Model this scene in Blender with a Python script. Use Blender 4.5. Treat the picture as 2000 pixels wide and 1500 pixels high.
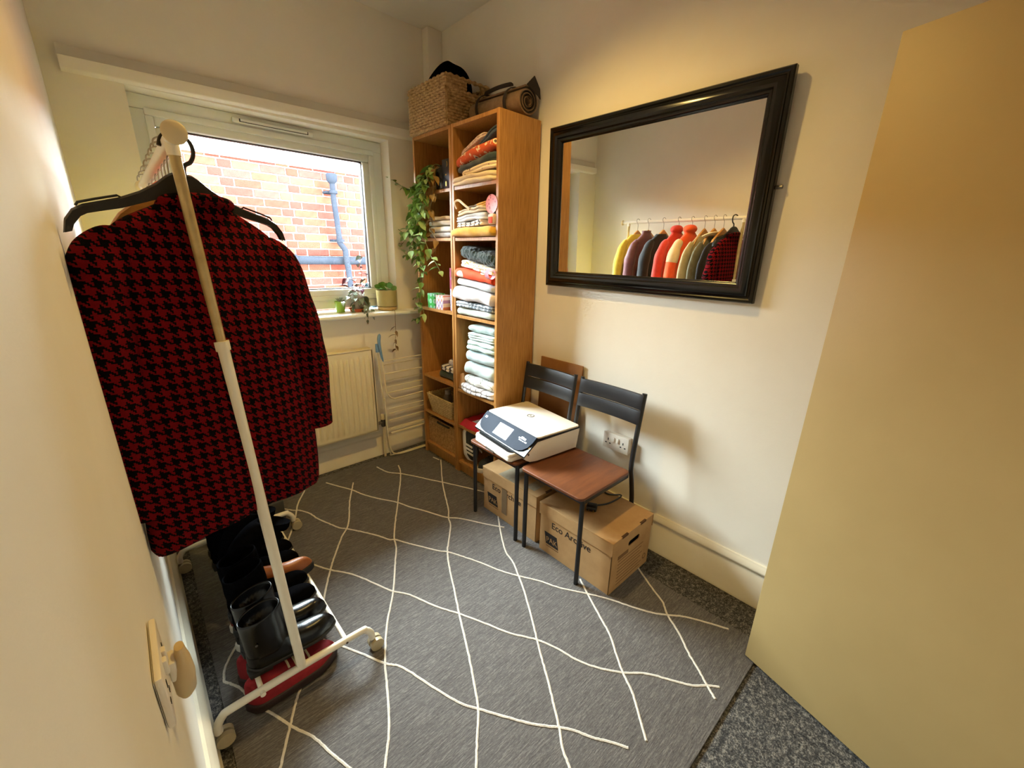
import bpy, bmesh, math, random
from mathutils import Vector, Matrix, noise
random.seed(7)
for o in list(bpy.data.objects): bpy.data.objects.remove(o)
S = bpy.context.scene; COL = S.collection
PI = math.pi

# ------------------------------------------------------------------ camera
CAM = Vector((-1.7115, -2.5737, 1.3799)); YAW, PITCH, ROLL, FPX = -.7551, -.304, .0241, 805.4
def cam_rot():
    ca, sa, cb, sb, cc, sc = (math.cos(YAW), math.sin(YAW), math.cos(PITCH), math.sin(PITCH), math.cos(ROLL), math.sin(ROLL))
    f = Vector((0, cb, sb)); u = Vector((0, -sb, cb)); r = Vector((1, 0, 0))
    r2 = cc*r + sc*u; u2 = -sc*r + cc*u
    L = Matrix((r2, u2, -f)).transposed()
    return Matrix.Rotation(YAW, 3, 'Z') @ L
RC = cam_rot()
cd = bpy.data.cameras.new('camera'); cd.sensor_width = 36; cd.lens = FPX/2000*36; cd.clip_start = .02; cd.clip_end = 100
co = bpy.data.objects.new('camera', cd); COL.objects.link(co)
co.matrix_world = Matrix.Translation(CAM) @ RC.to_4x4()
S.camera = co
def at(u, v, ax, val):
    """photo pixel -> the point where its ray meets the plane ax = val"""
    d = RC @ Vector(((u-1000)/FPX, -(v-750)/FPX, -1)); i = 'xyz'.index(ax)
    return CAM + d*((val-CAM[i])/d[i])

# ------------------------------------------------------------------ light
S.view_settings.view_transform = 'Standard'; S.view_settings.look = 'None'
S.view_settings.gamma = 1; S.view_settings.use_curve_mapping = False
S.view_settings.exposure = 0.06
W = bpy.data.worlds.new('overcast_sky'); S.world = W; W.use_nodes = True
bg = W.node_tree.nodes['Background']; bg.inputs[0].default_value = (.84, .95, 1.0, 1); bg.inputs[1].default_value = 112.0
def light(name, kind, loc, energy, color, **k):
    d = bpy.data.lights.new(name, kind); d.energy = energy; d.color = color
    for a, b in k.items(): setattr(d, a, b)
    o = bpy.data.objects.new(name, d); COL.objects.link(o); o.location = loc; return o
dl = light('ceiling_downlight', 'SPOT', (-.8, -1.36, 2.62), 68, (1.0, .67, .2), shadow_soft_size=.045, spot_size=2.3, spot_blend=.8)
dl.rotation_euler = Vector((.05, -.06, -1)).to_track_quat('-Z', 'Y').to_euler()
pl = light('window_portal', 'AREA', (-.95, .17, 1.52), 1, (1, 1, 1), shape='RECTANGLE', size=1.2, size_y=1.0)
pl.rotation_euler = (-PI/2, 0, 0); pl.data.cycles.is_portal = True

# ------------------------------------------------------------------ helpers
def lin(c):
    return tuple(((x/255)/12.92 if x/255 <= .04045 else ((x/255+.055)/1.055)**2.4) for x in c)
class NT:
    def __init__(s, name):
        s.m = bpy.data.materials.new(name); s.m.use_nodes = True; s.t = s.m.node_tree
        s.b = s.t.nodes['Principled BSDF']; s.tc = None
    def n(s, typ, **k):
        x = s.t.nodes.new(typ)
        for a, b in k.items(): setattr(x, a, b)
        return x
    def l(s, a, b): s.t.links.new(a, b)
    def coord(s, scale=(1, 1, 1), rot=(0, 0, 0), kind='Object'):
        if not s.tc: s.tc = s.n('ShaderNodeTexCoord')
        mp = s.n('ShaderNodeMapping'); mp.inputs['Scale'].default_value = scale; mp.inputs['Rotation'].default_value = rot
        s.l(s.tc.outputs[kind], mp.inputs[0]); return mp.outputs[0]
    def noise(s, scale, vec=None, detail=3, rough=.6):
        x = s.n('ShaderNodeTexNoise'); x.inputs['Scale'].default_value = scale; x.inputs['Detail'].default_value = detail; x.inputs['Roughness'].default_value = rough
        s.l(vec if vec else s.coord(), x.inputs['Vector']); return x.outputs[0]
    def ramp(s, fac, stops, interp='LINEAR'):
        r = s.n('ShaderNodeValToRGB'); r.color_ramp.interpolation = interp
        e = r.color_ramp.elements
        while len(e) < len(stops): e.new(.5)
        for x, (p, c) in zip(e, stops): x.position = p; x.color = (*c, 1)
        s.l(fac, r.inputs[0]); return r.outputs[0]
    def math(s, op, a, b=None):
        x = s.n('ShaderNodeMath', operation=op)
        for i, q in enumerate((a, b)):
            if q is None: continue
            if isinstance(q, (int, float)): x.inputs[i].default_value = q
            else: s.l(q, x.inputs[i])
        return x.outputs[0]
    def mix(s, fac, a, b):
        x = s.n('ShaderNodeMix', data_type='RGBA')
        for i, q in ((0, fac), (6, a), (7, b)):
            if isinstance(q, (int, float)): x.inputs[i].default_value = q
            elif isinstance(q, tuple): x.inputs[i].default_value = (*q, 1)
            else: s.l(q, x.inputs[i])
        return x.outputs[2]
    def col(s, c):
        if isinstance(c, tuple): s.b.inputs['Base Color'].default_value = (*c, 1)
        else: s.l(c, s.b.inputs['Base Color'])
    def bump(s, h, strength=.3, dist=.002):
        x = s.n('ShaderNodeBump'); x.inputs['Strength'].default_value = strength; x.inputs['Distance'].default_value = dist
        s.l(h, x.inputs['Height']); s.l(x.outputs[0], s.b.inputs['Normal'])
    def set(s, **k):
        for a, b in k.items(): s.b.inputs[a.replace('_', ' ')].default_value = b
        return s
MATS = {}
def M(name, c, c2=None, scale=40, rough=.6, bump=0, bscale=None, dist=.002, metal=0, coat=0, sheen=0, stretch=(1, 1, 1)):
    """plain procedural material: two tones through noise, noise relief"""
    if name in MATS: return MATS[name]
    t = NT(name); a = lin(c); b = lin(c2) if c2 else tuple(x*.86 for x in a)
    nz = t.noise(scale, t.coord(stretch)); t.col(t.ramp(nz, [(.3, b), (.7, a)]))
    t.set(Roughness=rough, Metallic=metal)
    if coat: t.set(Coat_Weight=coat, Coat_Roughness=.08)
    if sheen: t.set(Sheen_Weight=sheen, Sheen_Roughness=.5)
    if bump: t.bump(t.noise(bscale or scale*4, t.coord(stretch), 4), bump, dist)
    MATS[name] = t.m; return t.m
def P(name, stops_fn, rough=.85, bump=.3, bscale=400):
    """patterned material: stops_fn(t) returns a colour socket"""
    if name in MATS: return MATS[name]
    t = NT(name); t.col(stops_fn(t)); t.set(Roughness=rough)
    if bump: t.bump(t.noise(bscale), bump, .002)
    MATS[name] = t.m; return t.m

def tag(o, label=None, category=None, group=None, kind=None):
    for k, v in (('label', label), ('category', category), ('group', group), ('kind', kind)):
        if v: o[k] = v
    return o
def empty(name, loc, label=None, cat=None, group=None, kind=None, rz=0):
    o = bpy.data.objects.new(name, None); COL.objects.link(o); o.location = loc; o.rotation_euler = (0, 0, rz)
    o.empty_display_size = .02
    return tag(o, label, cat, group, kind)
def root_of(o):
    m = Matrix.Identity(4)
    while o: m = Matrix.LocRotScale(o.location, o.rotation_euler, o.scale) @ m if o.parent is None else m; o = o.parent
    return m
class MB:
    def __init__(s): s.v = []; s.f = []
    def add(s, vs, fs):
        k = len(s.v); s.v += [Vector(p) for p in vs]; s.f += [tuple(i+k for i in f) for f in fs]; return s
    def box(s, x0, y0, z0, x1, y1, z1):
        x0, x1 = sorted((x0, x1)); y0, y1 = sorted((y0, y1)); z0, z1 = sorted((z0, z1))
        return s.add([(x0, y0, z0), (x1, y0, z0), (x1, y1, z0), (x0, y1, z0), (x0, y0, z1), (x1, y0, z1), (x1, y1, z1), (x0, y1, z1)],
                     [(0, 3, 2, 1), (4, 5, 6, 7), (0, 1, 5, 4), (1, 2, 6, 5), (2, 3, 7, 6), (3, 0, 4, 7)])
    def tube(s, pts, r, n=8, caps=True, flat=1.0, up=None):
        pts = [Vector(p) for p in pts]; N = len(pts); rs = r if isinstance(r, (list, tuple)) else [r]*N
        t0 = (pts[1]-pts[0]).normalized(); a = Vector(up) if up else (Vector((0, 0, 1)) if abs(t0.z) < .9 else Vector((1, 0, 0)))
        nrm = (a - t0*a.dot(t0)).normalized(); vs = []; fs = []
        for i, p in enumerate(pts):
            t = (pts[min(i+1, N-1)]-pts[max(i-1, 0)]).normalized()
            nrm = (nrm - t*nrm.dot(t)).normalized(); b = t.cross(nrm)
            for k in range(n):
                q = 2*PI*k/n; vs.append(p + nrm*math.cos(q)*rs[i]*flat + b*math.sin(q)*rs[i])
        for i in range(N-1):
            for k in range(n):
                k2 = (k+1) % n; fs.append((i*n+k, i*n+k2, (i+1)*n+k2, (i+1)*n+k))
        if caps: fs.append(tuple(reversed(range(n)))); fs.append(tuple((N-1)*n+k for k in range(n)))
        return s.add(vs, fs)
    def lathe(s, prof, c, n=24, sq=(1, 1)):
        vs = []; fs = []; m = len(prof)
        for r, z in prof:
            for k in range(n): q = 2*PI*k/n; vs.append((c[0]+r*math.cos(q)*sq[0], c[1]+r*math.sin(q)*sq[1], c[2]+z))
        for i in range(m-1):
            for k in range(n): k2 = (k+1) % n; fs.append((i*n+k, i*n+k2, (i+1)*n+k2, (i+1)*n+k))
        if prof[0][0] > 1e-5: fs.append(tuple(reversed(range(n))))
        if prof[-1][0] > 1e-5: fs.append(tuple((m-1)*n+k for k in range(n)))
        return s.add(vs, fs)
    def loft(s, rings, caps=True):
        n = len(rings[0]); vs = [p for r in rings for p in r]; fs = []
        for i in range(len(rings)-1):
            for k in range(n): k2 = (k+1) % n; fs.append((i*n+k, i*n+k2, (i+1)*n+k2, (i+1)*n+k))
        if caps: fs.append(tuple(reversed(range(n)))); fs.append(tuple((len(rings)-1)*n+k for k in range(n)))
        return s.add(vs, fs)
    def prism(s, poly, fn0, fn1):
        n = len(poly); return s.add([fn0(*p) for p in poly]+[fn1(*p) for p in poly],
            [tuple(reversed(range(n))), tuple(range(n, 2*n))]+[(k, (k+1) % n, n+(k+1) % n, n+k) for k in range(n)])
    def grid(s, fn, nu, nv):
        vs = [fn(i/nu, j/nv) for i in range(nu+1) for j in range(nv+1)]
        return s.add(vs, [(i*(nv+1)+j, (i+1)*(nv+1)+j, (i+1)*(nv+1)+j+1, i*(nv+1)+j+1) for i in range(nu) for j in range(nv)])
    def jitter(s, amp, sc, seed=0):
        for p in s.v: p += noise.noise_vector(p*sc+Vector((seed, seed*1.7, 0)))*amp
        return s
    def build(s, name, mat, parent=None, bevel=0, seg=2, smooth=True, origin=None, angle=40, subsurf=0, **tags):
        org = Vector(origin) if origin is not None else Vector((0, 0, 0))
        me = bpy.data.meshes.new(name); me.from_pydata([tuple(p-org) for p in s.v], [], s.f); me.update()
        bm = bmesh.new(); bm.from_mesh(me); bmesh.ops.recalc_face_normals(bm, faces=bm.faces)
        if bevel:
            ed = [e for e in bm.edges if len(e.link_faces) == 2 and e.calc_face_angle(0) > .5]
            bmesh.ops.bevel(bm, geom=ed, offset=bevel, segments=seg, profile=.5, affect='EDGES', clamp_overlap=True)
        if smooth:
            for f in bm.faces: f.smooth = True
            for e in bm.edges:
                if len(e.link_faces) == 2 and e.calc_face_angle(0) > math.radians(angle): e.smooth = False
        bm.to_mesh(me); bm.free(); me.materials.append(mat)
        o = bpy.data.objects.new(name, me); COL.objects.link(o)
        if origin is not None: o.location = org
        if parent is not None: adopt(o, parent)
        if subsurf: md = o.modifiers.new('sub', 'SUBSURF'); md.levels = md.render_levels = subsurf
        return tag(o, **tags)
WM = {}
def wmat(o):
    m = o.matrix_parent_inverse @ Matrix.LocRotScale(o.location, o.rotation_euler, o.scale) if o.parent else Matrix.LocRotScale(o.location, o.rotation_euler, o.scale)
    return wmat(o.parent) @ m if o.parent else m
def adopt(o, parent, local=False):
    o.parent = parent
    if not local: o.matrix_parent_inverse = wmat(parent).inverted()
def put(me, name, mw, parent=None, **tags):
    o = bpy.data.objects.new(name, me); COL.objects.link(o)
    if parent: adopt(o, parent)
    l, r, sc = mw.decompose(); o.location = l; o.rotation_euler = r.to_euler(); o.scale = sc
    return tag(o, **tags)
def frame(loc, X, Y):
    X = Vector(X).normalized(); Z = X.cross(Vector(Y)).normalized(); Y = Z.cross(X)
    m = Matrix((X, Y, Z)).transposed().to_4x4(); m.translation = Vector(loc); return m
def text(body, name, mw, size, mat, parent, ext=.0004, shear=0, **tags):
    cu = bpy.data.curves.new(name, 'FONT'); cu.body = body; cu.size = size; cu.extrude = ext; cu.shear = shear
    t = bpy.data.objects.new(name, cu); COL.objects.link(t); bpy.context.view_layer.update()
    me = bpy.data.meshes.new_from_object(t.evaluated_get(bpy.context.evaluated_depsgraph_get()))
    bpy.data.objects.remove(t); me.materials.clear(); me.materials.append(mat)
    return put(me, name, mw, parent, **tags)
def struct(o): o['kind'] = 'structure'; return o
def lerp(a, b, t): return a+(b-a)*t
def poly_at(pts, t):
    n = len(pts)-1; i = min(int(t*n), n-1); return Vector(pts[i]).lerp(Vector(pts[i+1]), t*n-i)
def smooth_path(pts, k=6):
    pts = [Vector(p) for p in pts]; out = []
    for i in range(len(pts)-1):
        p0, p1, p2, p3 = pts[max(i-1, 0)], pts[i], pts[i+1], pts[min(i+2, len(pts)-1)]
        for j in range(k):
            t = j/k; out.append(.5*((2*p1)+(p2-p0)*t+(2*p0-5*p1+4*p2-p3)*t*t+(3*p1-p0-3*p2+p3)*t**3))
    return out+[pts[-1]]

# ------------------------------------------------------------------ materials of the room
t = NT('wall_paint'); nz = t.noise(3, None, 4); t.col(t.ramp(nz, [(.3, lin((236, 229, 214))), (.7, lin((241, 235, 221)))])); t.set(Roughness=.75)
t.bump(t.math('ADD', t.noise(28, None, 5, .65), t.math('MULTIPLY', t.noise(160, None, 3), .35)), .22, .0025); PAINT = t.m
t = NT('ceiling_paint'); t.col(t.ramp(t.noise(2), [(.3, lin((236, 233, 222))), (.7, lin((241, 238, 228)))])); t.set(Roughness=.85); t.bump(t.noise(90), .2, .003); CEIL = t.m
GLOSSW = M('gloss_trim', (230, 222, 200), (224, 214, 190), 6, .32, .12, 20, .002)
t = NT('carpet'); n1 = t.noise(190, None, 3, .7); n2 = t.noise(60, None, 4, .7)
t.col(t.ramp(t.math('ADD', t.math('MULTIPLY', n1, .5), t.math('MULTIPLY', n2, .5)), [(.4, lin((30, 29, 30))), (.5, lin((72, 70, 68))), (.6, lin((140, 135, 126)))])); t.set(Roughness=.95); t.bump(n1, .9, .006); CARPET = t.m
UPVC = M('white_upvc', (236, 240, 236), (230, 234, 230), 3, .3)
t = NT('oak_veneer'); v = t.coord((9, 9, .55)); g = t.noise(14, v, 5, .6); g2 = t.noise(70, t.coord((6, 6, .25)), 3)
t.col(t.ramp(t.math('ADD', t.math('MULTIPLY', g, .7), t.math('MULTIPLY', g2, .3)), [(.3, lin((134, 88, 38))), (.5, lin((172, 120, 60))), (.7, lin((190, 140, 78)))])); t.set(Roughness=.42); t.bump(g2, .08, .001); OAK = t.m
BLACKM = M('black_metal', (24, 24, 26), (18, 18, 20), 30, .38)
WHITEM = M('white_enamel', (238, 232, 216), (232, 226, 210), 10, .28)

# ------------------------------------------------------------------ room shell
WL = -1.775; YF = -3.13; ZC = 2.65
struct(MB().box(WL-.2, YF-.2, -.12, .2, .27, 0).build('floor', CARPET, smooth=False))
struct(MB().box(WL-.2, YF-.2, ZC, .2, .27, ZC+.12).build('ceiling', CEIL, smooth=False))
struct(MB().box(0, YF-.2, 0, .2, .27, ZC).build('wall_right', PAINT, smooth=False))
struct(MB().box(WL-.2, YF-.2, 0, WL, .27, ZC).build('wall_left', PAINT, smooth=False))
struct(MB().box(WL, YF-.2, 0, 0, YF, ZC).build('wall_front', PAINT, smooth=False))
WX0, WX1, WZ0, WZ1 = -1.54, -.362, 1.0, 2.018
b = MB(); b.box(WL, 0, 0, 0, .25, WZ0); b.box(WL, 0, WZ1, 0, .25, ZC); b.box(WL, 0, WZ0, WX0, .25, WZ1); b.box(WX1, 0, WZ0, 0, .25, WZ1)
struct(b.build('wall_back', PAINT, smooth=False))
# skirting: one moulded profile per wall   (offset from wall, height)
def skirt(h): return [(0, 0), (.026, 0), (.026, .012), (.02, .02), (.02, h-.05), (.016, h-.046), (.016, h-.038), (.024, h-.03), (.024, h-.022), (.012, h-.008), (.008, h), (0, h)]
def skirting(name, h, fn0, fn1): struct(MB().prism(skirt(h), fn0, fn1).build(name, GLOSSW, angle=60))
skirting('baseboard_right', .194, lambda d, z: (-d, YF, z), lambda d, z: (-d, 0, z))
skirting('baseboard_left', .18, lambda d, z: (WL+d, YF, z), lambda d, z: (WL+d, 0, z))
skirting('baseboard_back', .18, lambda d, z: (WL, -d, z), lambda d, z: (-.02, -d, z))
skirting('baseboard_front', .18, lambda d, z: (WL, YF+d, z), lambda d, z: (0, YF+d, z))
# ledge rail over the window and boxed-in pipe in the corner
prof = [(0, 2.018), (.045, 2.018), (.05, 2.024), (.05, 2.062), (.03, 2.07), (.022, 2.105), (0, 2.112)]
struct(MB().prism(prof, lambda d, z: (-1.72, -d, z-.002), lambda d, z: (-.1, -d, z+.026)).build('trim_1', PAINT, angle=60))
struct(MB().box(-.1, -.065, 0, 0, 0, ZC).build('trim_2', PAINT, bevel=.004))

# window
w = empty('window_1', (-.95, .1, WZ0), kind='structure')
def ring(x0, z0, x1, z1, wd, y0, y1, name, mat, parent, bev=.006):
    b = MB(); b.box(x0, y0, z0, x1, y1, z0+wd); b.box(x0, y0, z1-wd, x1, y1, z1); b.box(x0, y0, z0+wd, x0+wd, y1, z1-wd); b.box(x1-wd, y0, z0+wd, x1, y1, z1-wd)
    return b.build(name, mat, parent, bevel=bev)
ring(WX0, 1.03, WX1, WZ1, .058, .1, .17, 'window_frame', UPVC, w)
ring(-1.487, 1.082, -.418, 1.966, .03, .088, .16, 'sash', UPVC, w)
ring(-1.46, 1.1, -.442, 1.946, .048, .098, .155, 'glazing_bead', UPVC, w, .014)
ring(-1.408, 1.147, -.488, 1.899, .006, .118, .15, 'gasket', M('black_rubber', (20, 20, 20), None, 30, .6), w, 0)
t = NT('window_glass'); g = t.n('ShaderNodeBsdfGlossy'); g.inputs['Roughness'].default_value = .02; tr = t.n('ShaderNodeBsdfTransparent'); tr.inputs[0].default_value = (.97, .985, .98, 1)
fr = t.n('ShaderNodeFresnel'); fr.inputs[0].default_value = 1.3; mx = t.n('ShaderNodeMixShader'); t.l(fr.outputs[0], mx.inputs[0]); t.l(tr.outputs[0], mx.inputs[1]); t.l(g.outputs[0], mx.inputs[2])
t.l(mx.outputs[0], t.t.nodes['Material Output'].inputs[0]); GLASS = t.m
MB().box(-1.41, .128, 1.145, -.486, .132, 1.901).build('glass_pane', GLASS, w, smooth=False)
# sill board, rounded nose
b = MB(); b.prism([(.1, .985), (-.085, .985), (-.094, .99), (-.097, .998), (-.094, 1.006), (-.085, 1.011), (.1, 1.012)], lambda y, z: (WX0-.08, y, z), lambda y, z: (-.225, y, z)).build('window_sill', UPVC, w, angle=70)
b = MB().box(-1.15, .078, 1.973, -.765, .1, 1.999).build('trickle_vent', UPVC, w, bevel=.01, seg=3)
MB().box(-1.12, .0765, 1.979, -.795, .0785, 1.993).build('vent_slot', M('vent_dark', (40, 42, 42), None, 30, .6), b, smooth=False)
MB().box(-1.115, .074, 1.982, -.80, .077, 1.993).build('vent_shutter', UPVC, b, smooth=False)

# door leaf, swung wide open towards the right wall
d0 = Vector((-.296, -2.338, 0)); d1 = Vector((-.52, -3.1, 0)); dd = (d1-d0).normalized(); dn = Vector((-dd.y, dd.x, 0))
if dn.x < 0: dn = -dn
dm = frame(d0, dd, dn)
DOORP = M('door_paint', (182, 157, 106), (176, 151, 100), 3, .5, .12, 60)
door = empty('door_1', tuple(d0), kind='structure')
b = MB().box(0, 0, .012, .79, .035, 1.885); b.v = [d0+dd*p.x+dn*p.y+Vector((0, 0, p.z)) for p in b.v]
b.build('door_leaf', DOORP, door, bevel=.002)
for z in (.2, .95, 1.68):
    b = MB().tube([d1+dn*.04-dd*.004+Vector((0, 0, z)), d1+dn*.04-dd*.004+Vector((0, 0, z+.09))], .006, 8); b.build('hinge', M('brass', (180, 140, 70), None, 20, .35, metal=1), door)

# ------------------------------------------------------------------ outside: brick wall across the alley
BY = 2.2
BRK = [P('brick_%d' % i, lambda t, c=c: t.ramp(t.noise(22, t.coord(), 4), [(.3, tuple(x*.7 for x in lin(c))), (.7, lin(c))]), .9, .6, 90) for i, c in enumerate([(66, 30, 24), (71, 35, 27), (60, 29, 25), (75, 41, 31), (63, 34, 30)])]
def dull(m): m.node_tree.nodes['Principled BSDF'].inputs['Specular IOR Level'].default_value = 0; return m
for m_ in BRK: dull(m_)
MORTAR = dull(M('lime_mortar', (94, 88, 82), (82, 76, 71), 60, .95, .5))
bw = empty('brick_wall', (0, BY, -.4), 'red brick wall of the neighbouring building seen through the window', 'brick wall')
MB().box(-6, BY+.008, -.4, 6, BY+.25, 2.19).build('mortar_bed', MORTAR, bw, smooth=False)
def brick_mesh(wd, m):
    b = MB().box(-wd/2, 0, 0, wd/2, .03, .064); me_o = b.build('brick', m, bevel=.004, seg=1, smooth=False); me = me_o.data; bpy.data.objects.remove(me_o); return me
BM = {(k, i): brick_mesh(wd, m) for k, wd in (('s', .214), ('h', .103)) for i, m in enumerate(BRK)}
rest = MB(); nb = 0
for r in range(-16, 35):
    z = -.4+.0748*(r+16)*1.0-.0
    if z > 2.15: break
    x = -5.9+(.08 if r % 2 else 0); flip = r % 2
    k = 0
    while x < 5.9:
        typ = 's' if (k % 3 != 2) else 'h'
        wd = .214 if typ == 's' else .103
        xc = x+wd/2; vis = -1.32 < xc < .66 and .86 < z
        if vis:
            nb += 1; put(BM[(typ, random.randrange(5))], 'brick', Matrix.Translation((xc+random.uniform(-.002, .002), BY+random.uniform(-.003, .003), z)), bw)
        elif -4 < xc < 4: rest.box(x, BY, z, x+wd, BY+.03, z+.064)
        x += wd+.0105; k += 1
rest.build('far_bricks', BRK[0], bw, smooth=False, kind='stuff')
MB().box(-6, BY-.03, 2.16, 6, BY+.28, 2.21).build('coping', dull(M('stone_coping', (120, 116, 110), None, 20, .9, .3)), bw, bevel=.006)
o = MB().box(-6, .26, -.6, 6, BY+.3, -.4).build('alley_ground', M('concrete', (170, 168, 162), (150, 148, 142), 12, .95, .3), smooth=False); struct(o)
PIPEG = dull(M('grey_pipe', (25, 27, 32), (21, 23, 28), 15, .7))
dp = empty('drain_pipe', (.12, 2.12, -.4), 'grey cast drainpipe with a swan neck running down the brick wall', 'pipe')
pts = [at(u, v, 'y', 2.055) for u, v in ((647, 340), (652, 392), (658, 430), (663, 466))]
MB().tube(pts, .028, 12).build('upper_pipe', PIPEG, dp)
pts2 = smooth_path([at(u, v, 'y', 2.055) for u, v in ((663, 462), (664, 474), (674, 488), (676, 500))]+[Vector((.165, 2.055, .9)), Vector((.165, 2.055, -.4))], 4)
MB().tube(pts2, .03, 12).build('swan_neck', PIPEG, dp)
MB().lathe([(.03, -.03), (.05, -.01), (.055, .05), (.048, .06), (.048, .02), (.03, 0)], tuple(at(648, 352, 'y', 2.055)), 16).build('hopper', PIPEG, dp)
for u, v in ((651, 375), (665, 470)):
    q = at(u, v, 'y', 2.055); MB().lathe([(.029, -.015), (.04, -.015), (.04, .015), (.029, .015)], tuple(q), 16).build('collar', PIPEG, dp)
    MB().box(q.x-.06, 2.098, q.z-.012, q.x+.06, BY-.004, q.z+.012).build('bracket', PIPEG, dp, bevel=.004)
gp = at(600, 508, 'y', 2.09)
g = empty('waste_pipe', (0, 2.135, gp.z), 'horizontal blue-grey waste pipe crossing the brick wall low down', 'pipe')
MB().tube([(-4, 2.135, gp.z+.01), (.5, 2.135, gp.z-.005), (4, 2.135, gp.z-.02)], .042, 12).build('pipe_run', PIPEG, g)
for x in (-1.2, -.35, .42): MB().tube([(x-.02, 2.135, gp.z), (x+.02, 2.135, gp.z)], .053, 14).build('pipe_clip', PIPEG, g)

# ------------------------------------------------------------------ radiator
r = empty('radiator', (-1.05, -.09, .2), 'cream ribbed panel radiator under the window', 'radiator')
RADM = M('radiator_enamel', (232, 220, 186), (226, 212, 176), 6, .3)
RX0, RX1, RZ0, RZ1 = -1.5, -.607, .225, .785
def radface(u, v):
    x = lerp(RX0, RX1, u); z = lerp(RZ0, RZ1, v); ph = (RX1-.032-x)/.0335; e = 0
    if .06 < v < .92 and RX0+.03 < x < RX1-.02:
        k = math.cos(2*PI*ph); e = max(0, k)**.8*.011*min(1, (v-.06)/.03, (.92-v)/.03)
    return (x, -.1-e, z)
MB().grid(radface, 270, 40).build('front_panel', RADM, r, angle=70)
b = MB(); b.box(RX0, -.1, RZ0, RX0+.012, -.035, RZ1); b.box(RX1-.012, -.1, RZ0, RX1, -.035, RZ1); b.box(RX0, -.1, RZ1-.006, RX1, -.035, RZ1+.006); b.box(RX0, -.1, RZ0, RX1, -.085, RZ0+.01); b.box(RX0, -.042, RZ0, RX1, -.035, RZ1)
b.build('casing', RADM, r, bevel=.003)
for x in (-1.3, -.8): MB().box(x-.02, -.04, .3, x+.02, -.001, .7).build('wall_bracket', RADM, r)
MB().tube([(-.607, -.065, .262), (-.565, -.065, .262)], .011, 12).build('union', M('valve_metal', (120, 112, 96), None, 30, .35, metal=.8), r)
MB().lathe([(.014, -.03), (.016, -.02), (.016, .015), (.012, .02)], (-.556, -.065, .262), 14).build('valve_body', M('valve_dark', (60, 54, 46), None, 30, .5), r)
MB().lathe([(.013, .02), (.018, .024), (.018, .05), (.014, .058), (0, .058)], (-.556, -.065, .262), 16).build('valve_cap', RADM, r)
MB().tube([(-.556, -.065, .235), (-.556, -.06, .0)], .0085, 12).build('feed_pipe', RADM, r)

# ------------------------------------------------------------------ folded clothes airer between radiator and bookcase
A = empty('clothes_airer', (-.42, -.1, 0), 'folded white wire clothes airer with blue plastic joint beside the radiator', 'clothes airer')
AW = M('airer_wire', (226, 214, 180), (218, 206, 172), 12, .32)
def px(path, y): return [at(u, v, 'y', y) for u, v in path]
MB().tube(smooth_path(px([(742, 668), (748, 715), (754, 757), (758, 771), (768, 778), (785, 775)], -.135)+[Vector((-.06, -.135, .455))], 5), .0055, 8).build('wing_frame', AW, A)
MB().tube(smooth_path(px([(751, 778), (757, 840), (761, 868), (766, 882), (776, 886)], -.12)+[Vector((-.4, -.12, .0145)), Vector((-.06, -.12, .0145))], 5), .0055, 8).build('leg_frame', AW, A)
MB().tube(smooth_path(px([(738, 690), (744, 745), (752, 800), (757, 860), (763, 884)], -.1)+[Vector((-.49, -.1, .0145)), Vector((-.06, -.1, .0145))], 5), .0045, 8).build('back_frame', AW, A)
for i, (u0, v0, y, rr) in enumerate([(746, 706, -.13, .0022), (748, 713, -.105, .0022), (750, 731, -.132, .003), (752, 744, -.1, .0018), (753, 757, -.1, .0018), (756, 768, -.135, .003), (760, 799, -.1, .002), (760, 808, -.118, .002), (761, 821, -.1, .002), (763, 838, -.118, .003), (764, 846, -.118, .0045)]):
    q = at(u0, v0, 'y', y); MB().tube([q, (-.06, y, q.z+.004)], rr*1.5, 6).build('rail', AW, A)
b = MB(); b.tube(smooth_path(px([(741, 652), (740, 668), (744, 690), (748, 707)], -.135), 4), [.004, .012, .014, .014, .013, .012, .012, .012, .011, .011, .01, .009, .005], 10, flat=.7)
b.build('plastic_joint', M('blue_plastic', (122, 158, 196), (104, 142, 186), 20, .45), A)
b = MB(); b.tube(px([(736, 672), (737, 688)], -.12), .011, 10); b.build('plastic_hinge', M('blue_plastic', (122, 158, 196)), A)

# ------------------------------------------------------------------ bookcases
def bookcase(y0, y1, shelves, label):
    x0, x1, T = -.29, -.012, .018
    c = empty('bookcase', ((x0+x1)/2, (y0+y1)/2, 0), label, 'bookcase', 'oak bookcases side by side')
    for a in (y0, y1-T): MB().box(x0, a, 0, x1, a+T, 2.02).build('side_panel', OAK, c, bevel=.0012, seg=1)
    MB().box(x0+.002, y0+T, 2.002, x1, y1-T, 2.02).build('top_panel', OAK, c, bevel=.0012, seg=1)
    MB().box(x1-.004, y0+T, .05, x1, y1-T, 2.0).build('back_panel', OAK, c, smooth=False)
    MB().box(x0+.02, y0+T, 0, x0+.034, y1-T, .066).build('plinth', OAK, c, smooth=False)
    for z in shelves: MB().box(x0+.003, y0+T, z-.018, x1-.005, y1-T, z).build('shelf', OAK, c, bevel=.0012, seg=1)
    return c
bookcase(-.545, -.158, (1.72, 1.463, 1.045, .59, .328, .085), 'oak bookcase nearest the window with trailing plant on a shelf')
bookcase(-.936, -.55, (1.722, 1.463, 1.037, .58, .338, .083), 'oak bookcase packed with folded linen, its side to the chairs')

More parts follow.
